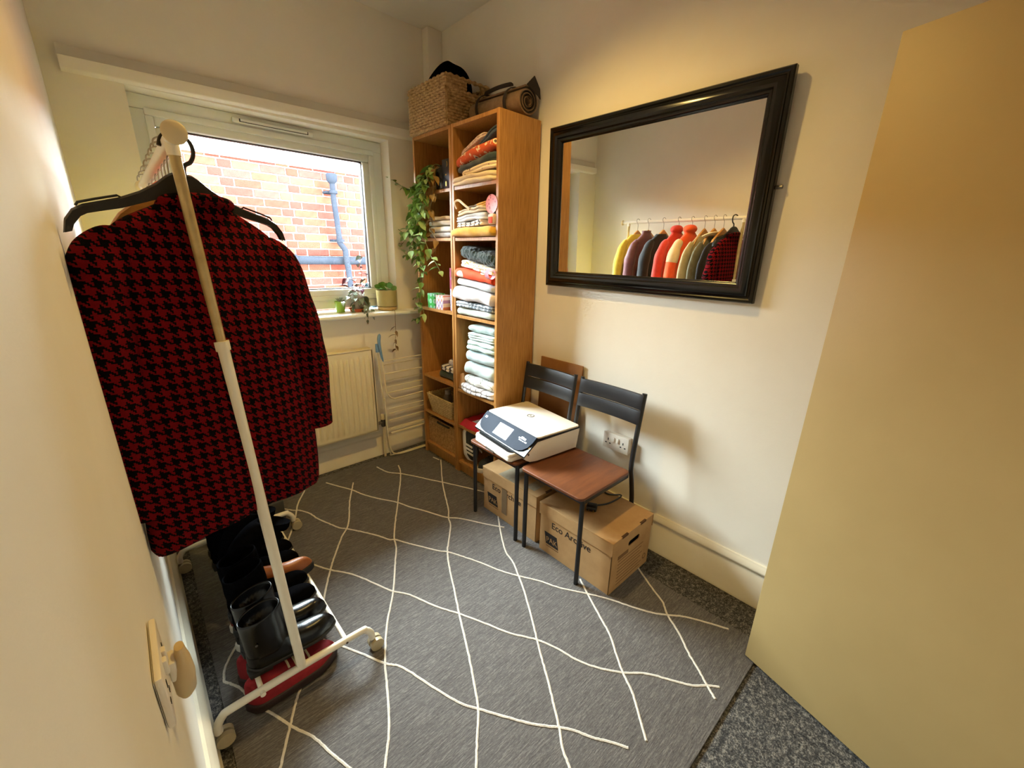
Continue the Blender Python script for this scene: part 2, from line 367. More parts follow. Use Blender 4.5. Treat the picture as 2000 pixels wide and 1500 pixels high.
# folded cloth: front edge at xf (towards the room), n layers folded at the front
def folded(name, label, cat, mat, xf, xb, y0, y1, z0, h, n=2, seed=0, amp=.005, slump=.0, group=None, skew=0, lim=(-.9165, -.5695), pinch=0, zs=None):
    rings = []; R = 18
    for i in range(R+1):
        t = i/R; y = lerp(y0, y1, t); e = abs(2*t-1); k = 1-.22*e**6; ring_ = []
        fx = noise.noise((t*2.2+seed, seed*.7, 0))*.012; xs = xf+fx+.018*e**8+skew*(t-.5); pk_ = 1-(pinch*t if pinch > 0 else -pinch*(1-t)); hh = h*k*pk_; zz = z0+slump*e*e
        if zs is not None: zz = zs+(z0-zs)*pk_
        lh = hh/n
        for j in range(n):
            off = noise.noise((seed+j*3.1, t*1.6, 1))*.006
            for a in range(6):
                q = -PI/2+PI*a/5; ring_.append(Vector((xs+off+lh*.5*(1-math.cos(q)), y, zz+lh*(j+.5)+lh*.5*math.sin(q))))
        for a in range(4): ring_.append(Vector((lerp(xs+.06, xb, (a+1)/4), y, zz+hh*(1-.04*a))))
        for a in range(4): ring_.append(Vector((lerp(xb, xs+.06, a/4), y, zz+0*hh)))
        rings.append(ring_)
    b = MB().loft(rings); cy = (y0+y1)/2
    for p in b.v:
        q = noise.noise_vector(Vector((p.x*14+seed, p.y*16, p.z*22)))*amp; p += q
        p += noise.noise_vector(Vector((p.x*40+seed, p.y*45, p.z*60)))*amp*.35
        tt = min(1, max(0, (p.y-y0)/(y1-y0))); pk_ = 1-(pinch*tt if pinch > 0 else -pinch*(1-tt)); lo = z0 if zs is None else zs+(z0-zs)*pk_
        p.z = min(max(p.z, lo+.0008), lo+h*pk_-.0004)
        if p.x > -.2905: p.y = min(max(p.y, lim[0]), lim[1])
    return b.build(name, mat, origin=((xf+xb)/2, cy, z0), subsurf=1, angle=180, label=label, category=cat, group=group)
def cloth(name, c, c2=None, scale=30, bump=.5): return M('cloth_'+name, c, c2, scale, .9, bump, 260, .003, sheen=.3)
def voro(t, scale, rnd=1.0):
    x = t.n('ShaderNodeTexVoronoi'); x.inputs['Scale'].default_value = scale; x.inputs['Randomness'].default_value = rnd; t.l(t.coord(), x.inputs['Vector']); return x
def floral(base, a, bcol, scale):
    def fn(t):
        v = voro(t, scale); d = v.outputs['Distance']; c = t.ramp(d, [(0, lin(a)), (.2, lin(bcol)), (.34, lin(base))], 'CONSTANT')
        return t.mix(t.math('GREATER_THAN', t.noise(scale*1.3), .6), c, lin(bcol))
    return fn
def stripes(axis, freq, a, bcol, duty=.5):
    def fn(t):
        s = t.n('ShaderNodeSeparateXYZ'); t.l(t.coord(), s.inputs[0]); f = t.math('MULTIPLY', s.outputs[axis], freq)
        f = t.math('ADD', f, t.math('MULTIPLY', t.noise(9), .6)); return t.mix(t.math('GREATER_THAN', t.math('FRACT', f), duty), lin(a), lin(bcol))
    return fn
YB0, YB1 = -.914, -.572; XF = -.29; XB = -.05
G1 = 'folded clothes on the top shelf'; G2 = 'bags on the second shelf'; G3 = 'towels on the middle shelf'; G4 = 'pale bed linen stack'
# top shelf
z = 1.7222
folded('pillowcase', 'cream pillowcase slumping over the edge of the top shelf, lowest of its pile', 'pillowcase', cloth('cream', (238, 222, 192), (226, 206, 172)), XF-.012, XB, YB0+.005, YB1+.012, z, .058, 2, 1, .008, -.0, G1, skew=-.02, pinch=.34, zs=1.7222); z += .0585
folded('sheet', 'cream sheet with small brown dots under the dark teal cloth', 'sheet', P('dotted_cream', lambda t: t.ramp(voro(t, 38).outputs['Distance'], [(0, lin((120, 84, 60))), (.16, lin((242, 226, 196)))], 'CONSTANT')), XF-.004, XB, YB0+.004, YB1-.05, z, .036, 2, 2, .005, 0, G1, pinch=.34, zs=1.7222); z += .0365
folded('cloth', 'dark teal folded cloth below the orange floral fabric', 'cloth', cloth('teal', (52, 70, 72), (38, 54, 58)), XF-.002, XB, YB0+.004, YB1-.008, z, .042, 1, 3, .008, -.004, G1, pinch=.34, zs=1.7222); z += .0425
folded('quilt', 'orange floral quilt with cream flowers on the top shelf', 'quilt', P('orange_floral', floral((206, 88, 44), (96, 84, 74), (236, 214, 180), 26)), XF-.006, XB, YB0+.004, YB1-.004, z, .066, 1, 4, .010, -.006, G1, pinch=.34, zs=1.7222); z += .0665
folded('scarf', 'pale pink and grey patterned scarf folded on the orange quilt', 'scarf', P('pink_grey', floral((206, 174, 158), (112, 100, 104), (232, 214, 200), 60)), XF+.006, XB, YB0+.1, YB1-.03, z, .026, 2, 5, .007, 0, G1, pinch=.34, zs=1.7222)
folded('jeans', 'dark blue folded jeans at the very top of the linen bookcase', 'jeans', cloth('denim', (54, 72, 88), (38, 52, 68), 60), XF+.012, XB, YB0+.004, YB1-.17, z+.012, .034, 2, 6, .006, 0, G1, pinch=.34, zs=1.7222)
# second shelf
z = 1.4642
folded('blanket', 'mustard yellow blanket bulging over the second shelf edge', 'blanket', cloth('mustard', (222, 172, 52), (206, 152, 38)), XF-.035, XB, YB0-.006, YB1+.02, z, .056, 1, 11, .009, 0, G2, pinch=.15, zs=1.4642); z += .0565
folded('tote_bag', 'white tote bag with dark stripes lying on the yellow blanket', 'bag', P('striped_tote', stripes(1, 26, (236, 230, 222), (88, 86, 92), .74)), XF-.004, XB, YB0+.09, YB1, z, .03, 2, 12, .009, 0, G2, pinch=.15, zs=1.4642); z += .0305
folded('tote_bag', 'pale grey tote bag between the striped and the cream bags', 'bag', cloth('palegrey', (214, 214, 216), (196, 196, 200)), XF-.006, XB, YB0+.07, YB1, z, .036, 2, 13, .01, 0, G2, pinch=.15, zs=1.4642); z += .0365
o = folded('tote_bag', 'cream canvas tote bag with looped handle on top of the bag pile', 'bag', cloth('canvas', (226, 208, 178), (204, 182, 148)), XF-.004, XB, YB0+.08, YB1-.008, z, .034, 2, 14, .012, 0, G2, pinch=.15, zs=1.4642)
MB().tube(smooth_path([(XF-.006, -.60, z+.02), (XF-.016, -.595, z+.05), (XF-.008, -.62, z+.062), (XF-.014, -.68, z+.035), (XF-.01, -.72, z+.012)], 5), .006, 8, flat=.3).build('handle', cloth('canvas', (226, 208, 178)), o)
z += .0345
folded('cloth', 'mustard and grey cloth laid over the cream tote bag', 'cloth', P('mustard_grey', stripes(1, 6, (196, 148, 62), (132, 130, 134), .55)), XF+.02, XB, YB0+.01, YB1-.06, z, .026, 2, 15, .008, 0, G2, pinch=.15, zs=1.4642)
o = empty('pouch', (XF-.004, -.875, 1.521), 'small orange and white pouch under a pink disc at the shelf side', 'pouch')
MB().box(XF-.012, -.914, 1.521, XF+.06, -.868, 1.571).build('body', cloth('pouchwhite', (238, 208, 188)), o, bevel=.01); MB().box(XF-.0145, -.906, 1.526, XF-.011, -.878, 1.556).build('patch', cloth('pouchred', (222, 66, 26)), o, bevel=.001)
o = empty('plate', (XF+.01, -.885, 1.572), 'round pink plate standing on edge beside the tote bags', 'plate')
b = MB(); b.lathe([(.0, 0), (.03, 0), (.043, .006), (.045, .008), (.03, .004), (0, .004)], (0, 0, 0), 24); rm = Matrix.Translation((XF+.005, -.888, 1.615)) @ Matrix.Rotation(-PI/2, 4, 'Y'); b.v = [rm @ p for p in b.v]
b.build('dish', P('pink_dish', lambda t: t.ramp(voro(t, 60).outputs['Distance'], [(0, lin((150, 40, 60))), (.3, lin((214, 124, 124)))], 'CONSTANT'), .5, 0), o)
# middle shelf, counted from the board up
z = 1.0382
folded('towel', 'pale sage towel, lowest on the middle shelf', 'towel', cloth('sage', (206, 212, 200), (186, 194, 182), 50, .9), XF-.008, XB, YB0+.004, YB1+.004, z, .05, 1, 21, .006, 0, G3, pinch=-.16, zs=1.0382); z += .0505
folded('towel', 'slate grey towel with pale wave pattern', 'towel', P('grey_wave', lambda t: t.ramp(voro(t, 34, .3).outputs['Distance'], [(0, lin((98, 104, 110))), (.42, lin((112, 118, 124))), (.5, lin((186, 190, 194)))], 'CONSTANT')), XF-.012, XB, YB0+.004, YB1+.004, z, .038, 2, 22, .006, 0, G3, pinch=-.16, zs=1.0382); z += .0385
folded('towel', 'thick white towel bulging out over the shelf edge', 'towel', cloth('whitetowel', (240, 232, 230), (224, 214, 212), 60, 1.0), XF-.035, XB, YB0+.004, YB1+.02, z, .084, 1, 23, .011, 0, G3, pinch=-.16, zs=1.0382); z += .0845
folded('towel', 'light grey towel beneath the orange towel', 'towel', cloth('lightgrey', (206, 210, 212), (190, 194, 198), 60, .9), XF-.012, XB, YB0+.002, YB1+.004, z, .042, 1, 24, .008, 0, G3, pinch=-.16, zs=1.0382); z += .0425
o = folded('towel', 'bright orange towel with white spots and pink rolled hem', 'towel', P('orange_towel', lambda t: t.ramp(voro(t, 11, .8).outputs['Distance'], [(0, lin((246, 240, 232))), (.3, lin((230, 74, 22)))], 'CONSTANT')), XF-.016, XB, YB0+.004, YB1+.008, z, .058, 1, 25, .008, -.006, G3, pinch=-.16, zs=1.0382)
MB().tube([(XF-.012, YB0+.034, z+.028), (XF-.012, YB0+.006, z+.026)], [.027, .025], 12, caps=False).build('rolled_hem', cloth('pinkhem', (232, 156, 176)), o); z += .0586
folded('towel', 'white and yellow flowered towel under the fluffy green throw', 'towel', P('yellow_flower', floral((238, 230, 220), (196, 120, 110), (222, 176, 60), 48)), XF-.002, XB, YB0+.003, YB1-.03, z, .04, 2, 26, .007, 0, G3, pinch=-.16, zs=1.0382); z += .0405
FL = folded('throw', 'fluffy dark green throw below the yellow blanket', 'throw', cloth('fluffy', (22, 52, 48), (10, 30, 28), 90, 1.0), XF-.002, XB, YB0+.003, YB1-.02, z, .082, 1, 27, .012, 0, G3, pinch=-.16, zs=1.0382)
ftex = bpy.data.textures.new('fluff', 'CLOUDS'); ftex.noise_scale = .012
FL.modifiers['sub'].levels = FL.modifiers['sub'].render_levels = 2; md = FL.modifiers.new('fluff', 'DISPLACE'); md.texture = ftex; md.strength = .016; md.mid_level = .6
# lower shelf: pale linen
z = .5812
folded('sheet', 'white sheet with fine grey print, bottom of the pale linen stack', 'sheet', P('print_white', stripes(1, 22, (238, 236, 236), (150, 146, 150), .82)), XF-.012, XB, YB0+.004, YB1-.03, z, .05, 2, 31, .011, 0, G4); z += .0505
folded('sheet', 'white sheet with green leaf sprigs in the pale linen stack', 'sheet', P('sprig', lambda t: t.mix(t.math('LESS_THAN', t.math('ABSOLUTE', t.math('SUBTRACT', t.noise(13, None, 2), .5)), .012), lin((238, 238, 234)), lin((110, 124, 96)))), XF-.004, XB, YB0+.004, YB1-.05, z, .056, 1, 32, .009, 0, G4); z += .0565
MINT = cloth('mint', (196, 214, 210), (178, 198, 196)); MINT2 = P('mint_print', lambda t: t.ramp(voro(t, 90).outputs['Distance'], [(0, lin((150, 176, 172))), (.22, lin((200, 222, 216)))], 'CONSTANT'))
folded('duvet_cover', 'grey-mint duvet cover above the sprigged sheet', 'duvet cover', cloth('greymint', (186, 198, 194), (168, 182, 180)), XF-.004, XB, YB0+.004, YB1-.04, z, .082, 1, 33, .011, 0, G4); z += .0825
folded('duvet_cover', 'plain pale blue duvet cover in the middle of the linen stack', 'duvet cover', cloth('paleblue', (190, 208, 210), (174, 192, 196)), XF-.0, XB, YB0+.004, YB1-.06, z, .07, 1, 34, .009, 0, G4); z += .0705
folded('duvet_cover', 'mint duvet cover with small speckled print', 'duvet cover', MINT2, XF+.002, XB, YB0+.004, YB1-.07, z, .066, 2, 35, .007, 0, G4); z += .0665
folded('pillowcase', 'thin mint pillowcase folded in three layers', 'pillowcase', MINT, XF+.006, XB, YB0+.004, YB1-.085, z, .04, 3, 36, .005, 0, G4); z += .0405
folded('pillowcase', 'dusky mint pillowcase on top of the pale linen stack', 'pillowcase', cloth('duskmint', (180, 200, 196), (150, 168, 168)), XF+.008, XB, YB0+.004, YB1-.085, z, .046, 1, 37, .01, 0, G4)
b = MB().box(-.004, -.04, 0, .004, .04, .095); rm = Matrix.Translation((XF+.012, YB1-.03, .5815)) @ Matrix.Rotation(-.35, 4, 'X') @ Matrix.Rotation(.12, 4, 'Y'); b.v = [rm @ p for p in b.v]
for p in b.v: p.z = max(p.z, .5815)
b.build('cardboard_piece', M('cardboard', (186, 142, 92), (172, 128, 80), 30, .85, .2), origin=(XF+.012, YB1-.03, .5815), bevel=.001, label='torn piece of brown cardboard standing beside the linen stack', category='cardboard')
# red packet
o = empty('packet', (-.2, -.74, .3385), 'red plastic packet with a white label on the shelf by the printer', 'packet')
def pk(u, v):
    x = lerp(-.285, -.08, v); y = lerp(-.575, -.86, u); e = min(1, 8*u*(1-u)*1.3)*min(1, 8*v*(1-v)*1.3)
    return (x+.004*math.sin(u*14), y, .339+.045*e**.6+noise.noise((u*6, v*6, 2))*.006*e)
b = MB().grid(pk, 24, 20); b.grid(lambda u, v: (pk(u, v)[0], pk(u, v)[1], .3385), 24, 20)
b.build('wrapper', M('red_plastic', (196, 22, 52), (170, 14, 40), 12, .25, .15, 40), o)
def lb(u, v):
    q = pk(lerp(.38, .92, u), lerp(.12, .45, v)); return (q[0]-.001, q[1], q[2]+.0015)
b = MB().grid(lb, 16, 12); b.build('paper_label', M('label_white', (232, 230, 238), (222, 220, 232), 20, .4), o)
for (uu, vv, rr) in ((.25, .6, .012), (.45, .42, .006), (.62, .5, .006), (.55, .7, .005)):
    q = Vector(lb(uu, vv)); MB().lathe([(0, .002), (rr, .002), (rr, .0026), (0, .0028)], (q.x, q.y, q.z), 12).build('label_print', M('print_dark', (50, 44, 60), None, 30, .5), o)

# ------------------------------------------------------------------ things in the bookcase by the window
YA0, YA1 = -.527, -.176; LA = (-.5265, -.1765)
z = 1.4642
GA = 'white cloths by the trailing plant'
for i, (h, lab, m) in enumerate([(.03, 'grey-edged folded cloth, lowest of the white cloths by the plant', cloth('greyedge', (206, 206, 208), (180, 182, 186))), (.034, 'white folded cloth in the middle of the pile by the plant', cloth('whiteA', (238, 234, 228), (224, 220, 212))), (.03, 'white folded cloth second from top of the pile by the plant', cloth('whiteB', (240, 236, 230), (226, 220, 210))), (.024, 'beige crumpled cloth topping the white pile by the plant', cloth('beigeA', (214, 190, 158), (196, 170, 136)))]):
    folded('napkin', lab, 'cloth', m, XF+.01, XB, YA0+.004, YA1-.09, z, h, 1, 50+i, .006, 0, GA, lim=LA); z += h+.0006
z = .5912
folded('cloth', 'dark green folded cloth under the striped one', 'cloth', cloth('bottlegreen', (22, 46, 40), (14, 34, 30)), -.255, XB, YA0+.004, -.30, z, .05, 1, 61, .004, 0, lim=LA); z += .0506
folded('cloth', 'white cloth with black stripes on the dark green one', 'cloth', P('bw_stripe', stripes(1, 18, (232, 226, 222), (70, 66, 76), .62)), -.255, XB, YA0+.004, -.31, z, .038, 2, 62, .006, 0, lim=LA); z += .0386
folded('cloth', 'pale pinstriped cloth at the top of the striped pile', 'cloth', P('pinstripe', stripes(2, 90, (222, 212, 216), (130, 116, 132), .7)), -.235, XB, YA0+.004, -.38, z, .04, 1, 63, .008, 0, lim=LA)
# patterned boxes and tube
def pbox(name, label, mat, x0, x1, y0, y1, z0, z1):
    o = MB().box(x0, y0, z0, x1, y1, z1).build(name, mat, origin=((x0+x1)/2, (y0+y1)/2, z0), bevel=.002, label=label, category='box'); return o
pbox('candle_box', 'small green box with pale circles on the shelf under the plant', P('green_circles', lambda t: t.ramp(voro(t, 24, .15).outputs['Distance'], [(0, lin((150, 216, 190))), (.22, lin((196, 236, 220))), (.34, lin((64, 190, 90)))], 'CONSTANT'), .4, 0), -.285, -.205, -.335, -.255, 1.0455, 1.135)
def zig(a, b_, c):
    def fn(t):
        s = t.n('ShaderNodeSeparateXYZ'); t.l(t.coord(), s.inputs[0])
        f = t.math('ADD', t.math('MULTIPLY', s.outputs[2], 26), t.math('MULTIPLY', t.math('SINE', t.math('MULTIPLY', s.outputs[1], 190)), .42))
        return t.ramp(t.math('FRACT', t.math('MULTIPLY', f, .5)), [(0, lin(a)), (.3, lin(b_)), (.55, lin(a)), (.8, lin(c))], 'CONSTANT')
    return fn
pbox('candle_box', 'small white box with lilac and orange waves beside the green box', P('lilac_wave', zig((240, 232, 230), (172, 140, 186), (206, 128, 96)), .4, 0), -.285, -.205, -.43, -.348, 1.0455, 1.13)
o = empty('gift_tube', (-.235, -.475, 1.0455), 'tall plum and lilac patterned tube standing behind the wavy box', 'tube')
MB().lathe([(.036, 0), (.036, .13)], (-.225, -.483, 1.0455), 24).build('body', P('lilac_wave2', zig((236, 226, 232), (176, 148, 196), (150, 130, 190)), .4, 0), o)
MB().lathe([(.0375, .13), (.0375, .25), (0, .25)], (-.225, -.483, 1.0455), 24).build('lid', P('plum', lambda t: t.ramp(voro(t, 26, .2).outputs['Distance'], [(0, lin((196, 204, 230))), (.12, lin((136, 132, 190))), (.3, lin((150, 56, 92)))], 'CONSTANT'), .4, 0), o)
# black box with gold moon
o = empty('tarot_box', (-.25, -.485, 1.7205), 'black box with a gold crescent moon beside the plant pot', 'box')
MB().box(-.282, -.526, 1.7205, -.2, -.448, 1.868).build('carton', M('black_card', (22, 22, 26), (16, 16, 20), 30, .35), o, bevel=.002)
GOLD = M('gold_foil', (214, 170, 84), None, 20, .3, metal=.9)
cm = [(math.cos(q)*.012, math.sin(q)*.016) for q in [PI*.35+i*(-PI*.7)/10 for i in range(11)]]+[(math.cos(q)*.009-.001, math.sin(q)*.013) for q in [-PI*.3+i*(PI*.6)/8 for i in range(9)]]
MB().prism([(-a, c) for a, c in cm], lambda a, c: (-.2826, -.49+a, 1.842+c), lambda a, c: (-.2832, -.49+a, 1.842+c)).build('moon_print', GOLD, o, smooth=False)
for zz, w_, h_ in ((1.79, .006, .006), (1.745, .004, .024)): MB().box(-.2832, -.486-w_, zz-h_/2, -.2826, -.486+w_, zz+h_/2).build('gold_print', GOLD, o, smooth=False)
# baskets
def woven(b, x0, x1, y0, y1, z0, z1, rows, taper=0.0, r=.0065, step=.013, seed=0, hole=None):
    for i in range(rows):
        f = (i+.5)/rows; zz = lerp(z0, z1, f)+r*.1; g = taper*(1-f); a0, a1, c0, c1 = x0+g, x1-g, y0+g, y1-g
        per = []
        def seg(p, q):
            n = max(2, int((q-p).length/(step/2))); return [p.lerp(q, k/n) for k in range(n)]
        cr = [Vector((a0, c0, zz)), Vector((a1, c0, zz)), Vector((a1, c1, zz)), Vector((a0, c1, zz))]
        for k in range(4): per += seg(cr[k], cr[(k+1) % 4])
        if hole and hole[2] < zz < hole[3]:
            k0 = [k for k, p in enumerate(per) if p.y < c0+.002 and hole[0] < p.x < hole[1]]
            per = per[max(k0)+1:]+per[:min(k0)]
        else: per = per+[per[0]]
        rr = [r*(1.0+.38*math.sin(k*PI/2+(PI if i % 2 else 0)+.3*noise.noise((k*.3, i, seed)))) for k in range(len(per))]
        b.tube(per, rr, 6, caps=True)
SEA = M('seagrass', (196, 162, 108), (136, 102, 58), 55, .8, .5, 220)
o = empty('seagrass_basket', (-.15, -.345, 2.0205), 'large woven seagrass basket with cut-out handles on top of the bookcase', 'basket')
b = MB(); woven(b, -.3, -.02, -.533, -.165, 2.021, 2.252, 16, 0, .0088, .019, 1, (-.165, -.085, 2.188, 2.232)); b.build('woven_sides', SEA, o)
MB().box(-.295, -.528, 2.0205, -.025, -.17, 2.03).build('base', SEA, o, smooth=False)
o.location.z = 2.0205
def dome(u, v):
    q = 2*PI*u; rr = math.sin(v*PI/2); return (-.15+.11*rr*math.cos(q)*(1+.15*noise.noise((u*4, v*2, 1))), -.335+.165*rr*math.sin(q), 2.21+.17*math.cos(v*PI/2)*(1+.08*noise.noise((math.cos(q), math.sin(q), v*2))))
b = MB().grid(dome, 36, 14); b.grid(lambda u, v: (-.15+.1*v*math.cos(2*PI*u), -.335+.15*v*math.sin(2*PI*u), 2.06+.14*v), 24, 6)
b.build('bag', dull(M('black_nylon', (10, 10, 11), (7, 7, 8), 20, .7, .3, 60)), origin=(-.15, -.335, 2.06), label='soft black bag bulging out of the seagrass basket', category='bag')
# small open wicker tray and square wicker basket
WICK = M('pale_wicker', (214, 188, 136), (170, 140, 90), 70, .75, .5, 260)
o = empty('wicker_tray', (-.18, -.36, .3285), 'pale wicker storage tray holding a bottle, second shelf from the floor', 'basket')
b = MB(); woven(b, -.292, -.06, -.505, -.215, .33, .462, 15, 0, .0052, .011, 2)
for p in b.v:
    f = 1-(p.z-.33)/.135; p.y += f*.036*(1 if p.y < -.36 else -1); p.x += f*.02*(1 if p.x < -.18 else -1)
b.build('woven_sides', WICK, o); MB().box(-.27, -.47, .3287, -.08, -.25, .336).build('base', WICK, o, smooth=False)
o = empty('lotion_bottle', (-.2, -.33, .337), 'grey bottle standing in the pale wicker tray', 'bottle')
MB().lathe([(.0, 0), (.03, 0), (.032, .01), (.032, .1), (.02, .125)], (-.2, -.33, .337), 20).build('body', M('grey_plastic', (120, 116, 108), None, 10, .35), o); MB().lathe([(.02, .125), (.02, .15), (.015, .155), (0, .155)], (-.2, -.33, .337), 20).build('cap', M('grey_cap', (150, 146, 138), None, 10, .35), o)
o = empty('wicker_basket', (-.18, -.36, .0855), 'square wicker basket with black slot handle on the lowest shelf', 'basket')
b = MB(); woven(b, -.262, -.06, -.52, -.182, .0865, .272, 22, 0, .0046, .012, 3); b.build('woven_sides', M('brown_wicker', (196, 152, 96), (140, 100, 52), 60, .75, .5, 260), o)
MB().tube(smooth_path([(-.268, -.44, .262), (-.276, -.42, .264), (-.278, -.32, .264), (-.268, -.30, .262)], 5), .006, 8).build('handle', M('black_cord', (24, 22, 20), None, 20, .6), o); MB().box(-.258, -.515, .086, -.065, -.19, .09).build('base', WICK, o, smooth=False)

# rolled picnic rug on top of the linen bookcase: spiral roll with leather strap and flap
o = empty('picnic_rug', (-.13, -.78, 2.0205), 'rolled brown picnic rug with dark straps on the linen bookcase', 'rug roll')
def spiral(turns, r0, r1, n): return [(r*math.cos(q), r*math.sin(q)) for q, r in ((turns*2*PI*k/n+.6, lerp(r0, r1, k/n)) for k in range(n+1))]
cx, cz, R1 = -.1, 2.0885, .066
sp = spiral(3.2, .016, R1, 90); y_a, y_b = -.925, -.575
inner = [(a*(1-.007/max(.02, math.hypot(a, c))), c*(1-.007/max(.02, math.hypot(a, c)))) for a, c in sp]
MB().prism(sp+inner[::-1], lambda a, c: (cx+a*1.1, y_a, cz+c), lambda a, c: (cx-.03+a*1.1, y_b, cz+c)).build('rolled_mat', M('taupe_felt', (146, 118, 88), (124, 98, 72), 30, .95, .5, 200), o, angle=60)
MB().prism(spiral(3.2, .013, R1-.009, 70)+[(a*.93, c*.93) for a, c in spiral(3.2, .013, R1-.009, 70)][::-1], lambda a, c: (cx+a*1.1, y_a-.004, cz+c), lambda a, c: (cx+a*1.1, y_a+.03, cz+c)).build('dark_lining', M('dark_brown', (44, 34, 28), None, 20, .8), o)
for yy in (-.84, -.66): MB().tube([(cx-.028*(yy > -.7)+(R1+.006)*1.1*math.cos(q), yy, cz+(R1+.006)*math.sin(q)) for q in [2*PI*k/28-PI/2 for k in range(29)]], .011, 6, flat=.25, up=(1, 0, 0)).build('strap', M('dark_brown', (44, 34, 28)), o)
MB().tube(smooth_path([(cx-.03, -.84, cz+R1+.008), (cx-.035, -.835, cz+R1+.014), (cx-.04, -.75, cz+R1+.018), (cx-.045, -.67, cz+R1+.012), (cx-.045, -.66, cz+R1+.006)], 5), .009, 8, flat=.4).build('carry_handle', M('dark_brown', (44, 34, 28)), o)
MB().prism([(-.02, .062), (.03, .108), (.07, .062), (.075, .02), (.06, .03)], lambda a, c: (cx+a, y_a-.012, cz+c), lambda a, c: (cx+a, y_a-.008, cz+c)).build('flap', M('dark_brown', (44, 34, 28)), o, smooth=False)

# trainers standing in the lowest compartment of the linen bookcase
TRG = M('charcoal_suede', (52, 54, 54), (38, 40, 40), 60, .9, .4); TRW = M('white_rubber', (232, 228, 220), None, 20, .5)
def shoe_rings(L, wd, h0, h1, ht, n=18, toe=.75, z0=0.0, drop=.0):
    rings = []
    for i in range(n+1):
        f = i/n; x = L*f
        w_ = wd*(.36+.1*math.sin(f*PI))*(1 if f < .62 else 1)
        w_ = wd*.5*((.74+.26*math.sin(min(1, f/.68)*PI/2)))
        e = min(1, f/.1)**.5*min(1, max(0, (1-f)/(1-toe)))**.55; w_ *= max(.03, e)
        h = lerp(h0, h1, min(1, max(0, (f-.25)/.4)))*(1 if f < .8 else 1-.35*((f-.8)/.2)**2)
        h = max(ht*.4, h*max(.25, min(1, (1-f)/.08+.25)))
        rings.append([Vector((x, w_*math.copysign(abs(math.cos(q))**.75, math.cos(q)), z0+h*max(0, math.sin(q))**.8 if math.sin(q) > 0 else z0)) for q in [2*PI*k/20 for k in range(20)]])
    return rings
def sole_poly(L, wd, n=18, toe=.75, grow=.004):
    pts = []
    for i in range(n+1):
        f = i/n; w_ = wd*.5*(.74+.26*math.sin(min(1, f/.68)*PI/2)); e = min(1, f/.1)**.5*min(1, max(0, (1-f)/(1-toe)))**.55; pts.append((lerp(-grow, L+grow, f), max(.004, w_*e+grow)))
    return [(x, y) for x, y in pts]+[(x, -y) for x, y in reversed(pts)]
def xf(b, m): b.v = [m @ p for p in b.v]; return b
def trainer(root, m, up_mat, sole_mat, L=.26, wd=.095, stripes_=None, laces=None, toe_cap=None):
    xf(MB().loft(shoe_rings(L, wd, .085, .05, .04, z0=.022)), m).build('upper', up_mat, root, subsurf=1, angle=180)
    xf(MB().prism(sole_poly(L, wd), lambda x, y: Vector((x, y, 0)), lambda x, y: Vector((x, y, .03))), m).build('sole', sole_mat, root, bevel=.004, angle=60)
    if stripes_:
        for k in range(3):
            for sd in (-1, 1):
                b = MB().box(-.006, -.002, -.03, .006, .002, .03); mm = m @ Matrix.Translation((.105+.026*k, sd*(wd*.475), .058)) @ Matrix.Rotation(sd*.18, 4, 'X') @ Matrix.Rotation(.35, 4, 'Y'); xf(b, mm).build('stripe', stripes_, root)
    if laces:
        for k in range(4):
            x = L*(.44+.075*k); zz = .022+lerp(.085, .05, min(1, (.44+.075*k-.25)/.4))+.001; xf(MB().tube([(x, -.026, zz-.005), (x, -.012, zz+.001), (x, .012, zz+.001), (x, .026, zz-.005)], .0035, 6), m).build('lace', laces, root)
    if toe_cap: xf(MB().prism([(x, y) for x, y in sole_poly(L, wd, grow=.003) if x > L*.8], lambda x, y: Vector((x, y, .02)), lambda x, y: Vector((x-.008, y*.93, .045))), m).build('toe_cap', toe_cap, root, bevel=.004)
o = empty('trainer', (-.25, -.65, .0835), 'charcoal trainer with three white stripes tipped up on its toe in the bookcase', 'shoe', 'charcoal trainers in the bookcase')
m = frame((-.238, -.592, .314), (0, -.16, -1), (1, 0, 0))
trainer(o, m, TRG, TRW, .225, .085, M('stripe_white', (230, 228, 222), None, 20, .6))
o = empty('trainer', (-.2, -.76, .0835), 'charcoal trainer lying flat beside its tipped-up partner in the bookcase', 'shoe', 'charcoal trainers in the bookcase')
trainer(o, Matrix.Translation((-.07, -.8, .0836)) @ Matrix.Rotation(PI*.97, 4, 'Z'), TRG, TRW, .225, .09, None, M('black_lace', (24, 24, 26), None, 20, .8))

# ------------------------------------------------------------------ mirror
mr = empty('wall_mirror', (-.002, -1.541, 1.228), 'rectangular wall mirror in a moulded glossy black frame', 'mirror'); mr.rotation_euler = (0, -.024, 0)
MW, MH = 1.026, .739
prof = [(0, .001), (0, .022), (.004, .027), (.012, .028), (.017, .024), (.022, .024), (.03, .032), (.042, .036), (.052, .033), (.057, .026), (.062, .025), (.068, .022), (.074, .012), (.074, .001)]
def mfr():
    rings = []
    for sy, sz in ((-1, 0), (1, 0), (1, 1), (-1, 1)):
        rings.append([Vector((-h, sy*(MW/2-d), d if sz == 0 else MH-d)) for d, h in prof])
    b = MB(); n = len(prof); vs = [p for r in rings for p in r]; fs = []
    for i in range(4):
        for k in range(n): fs.append((i*n+k, i*n+(k+1) % n, ((i+1) % 4)*n+(k+1) % n, ((i+1) % 4)*n+k))
    return b.add(vs, fs)
def local_build(b, name, mat, parent, **k):
    o = b.build(name, mat, **k); o.parent = parent; return o
local_build(mfr(), 'frame', M('black_lacquer', (9, 8, 7), (6, 5, 5), 20, .2), mr, angle=35)
t = NT('mirror_silver'); t.col((.93, .94, .93)); t.set(Metallic=1.0, Roughness=.0); MIR = t.m
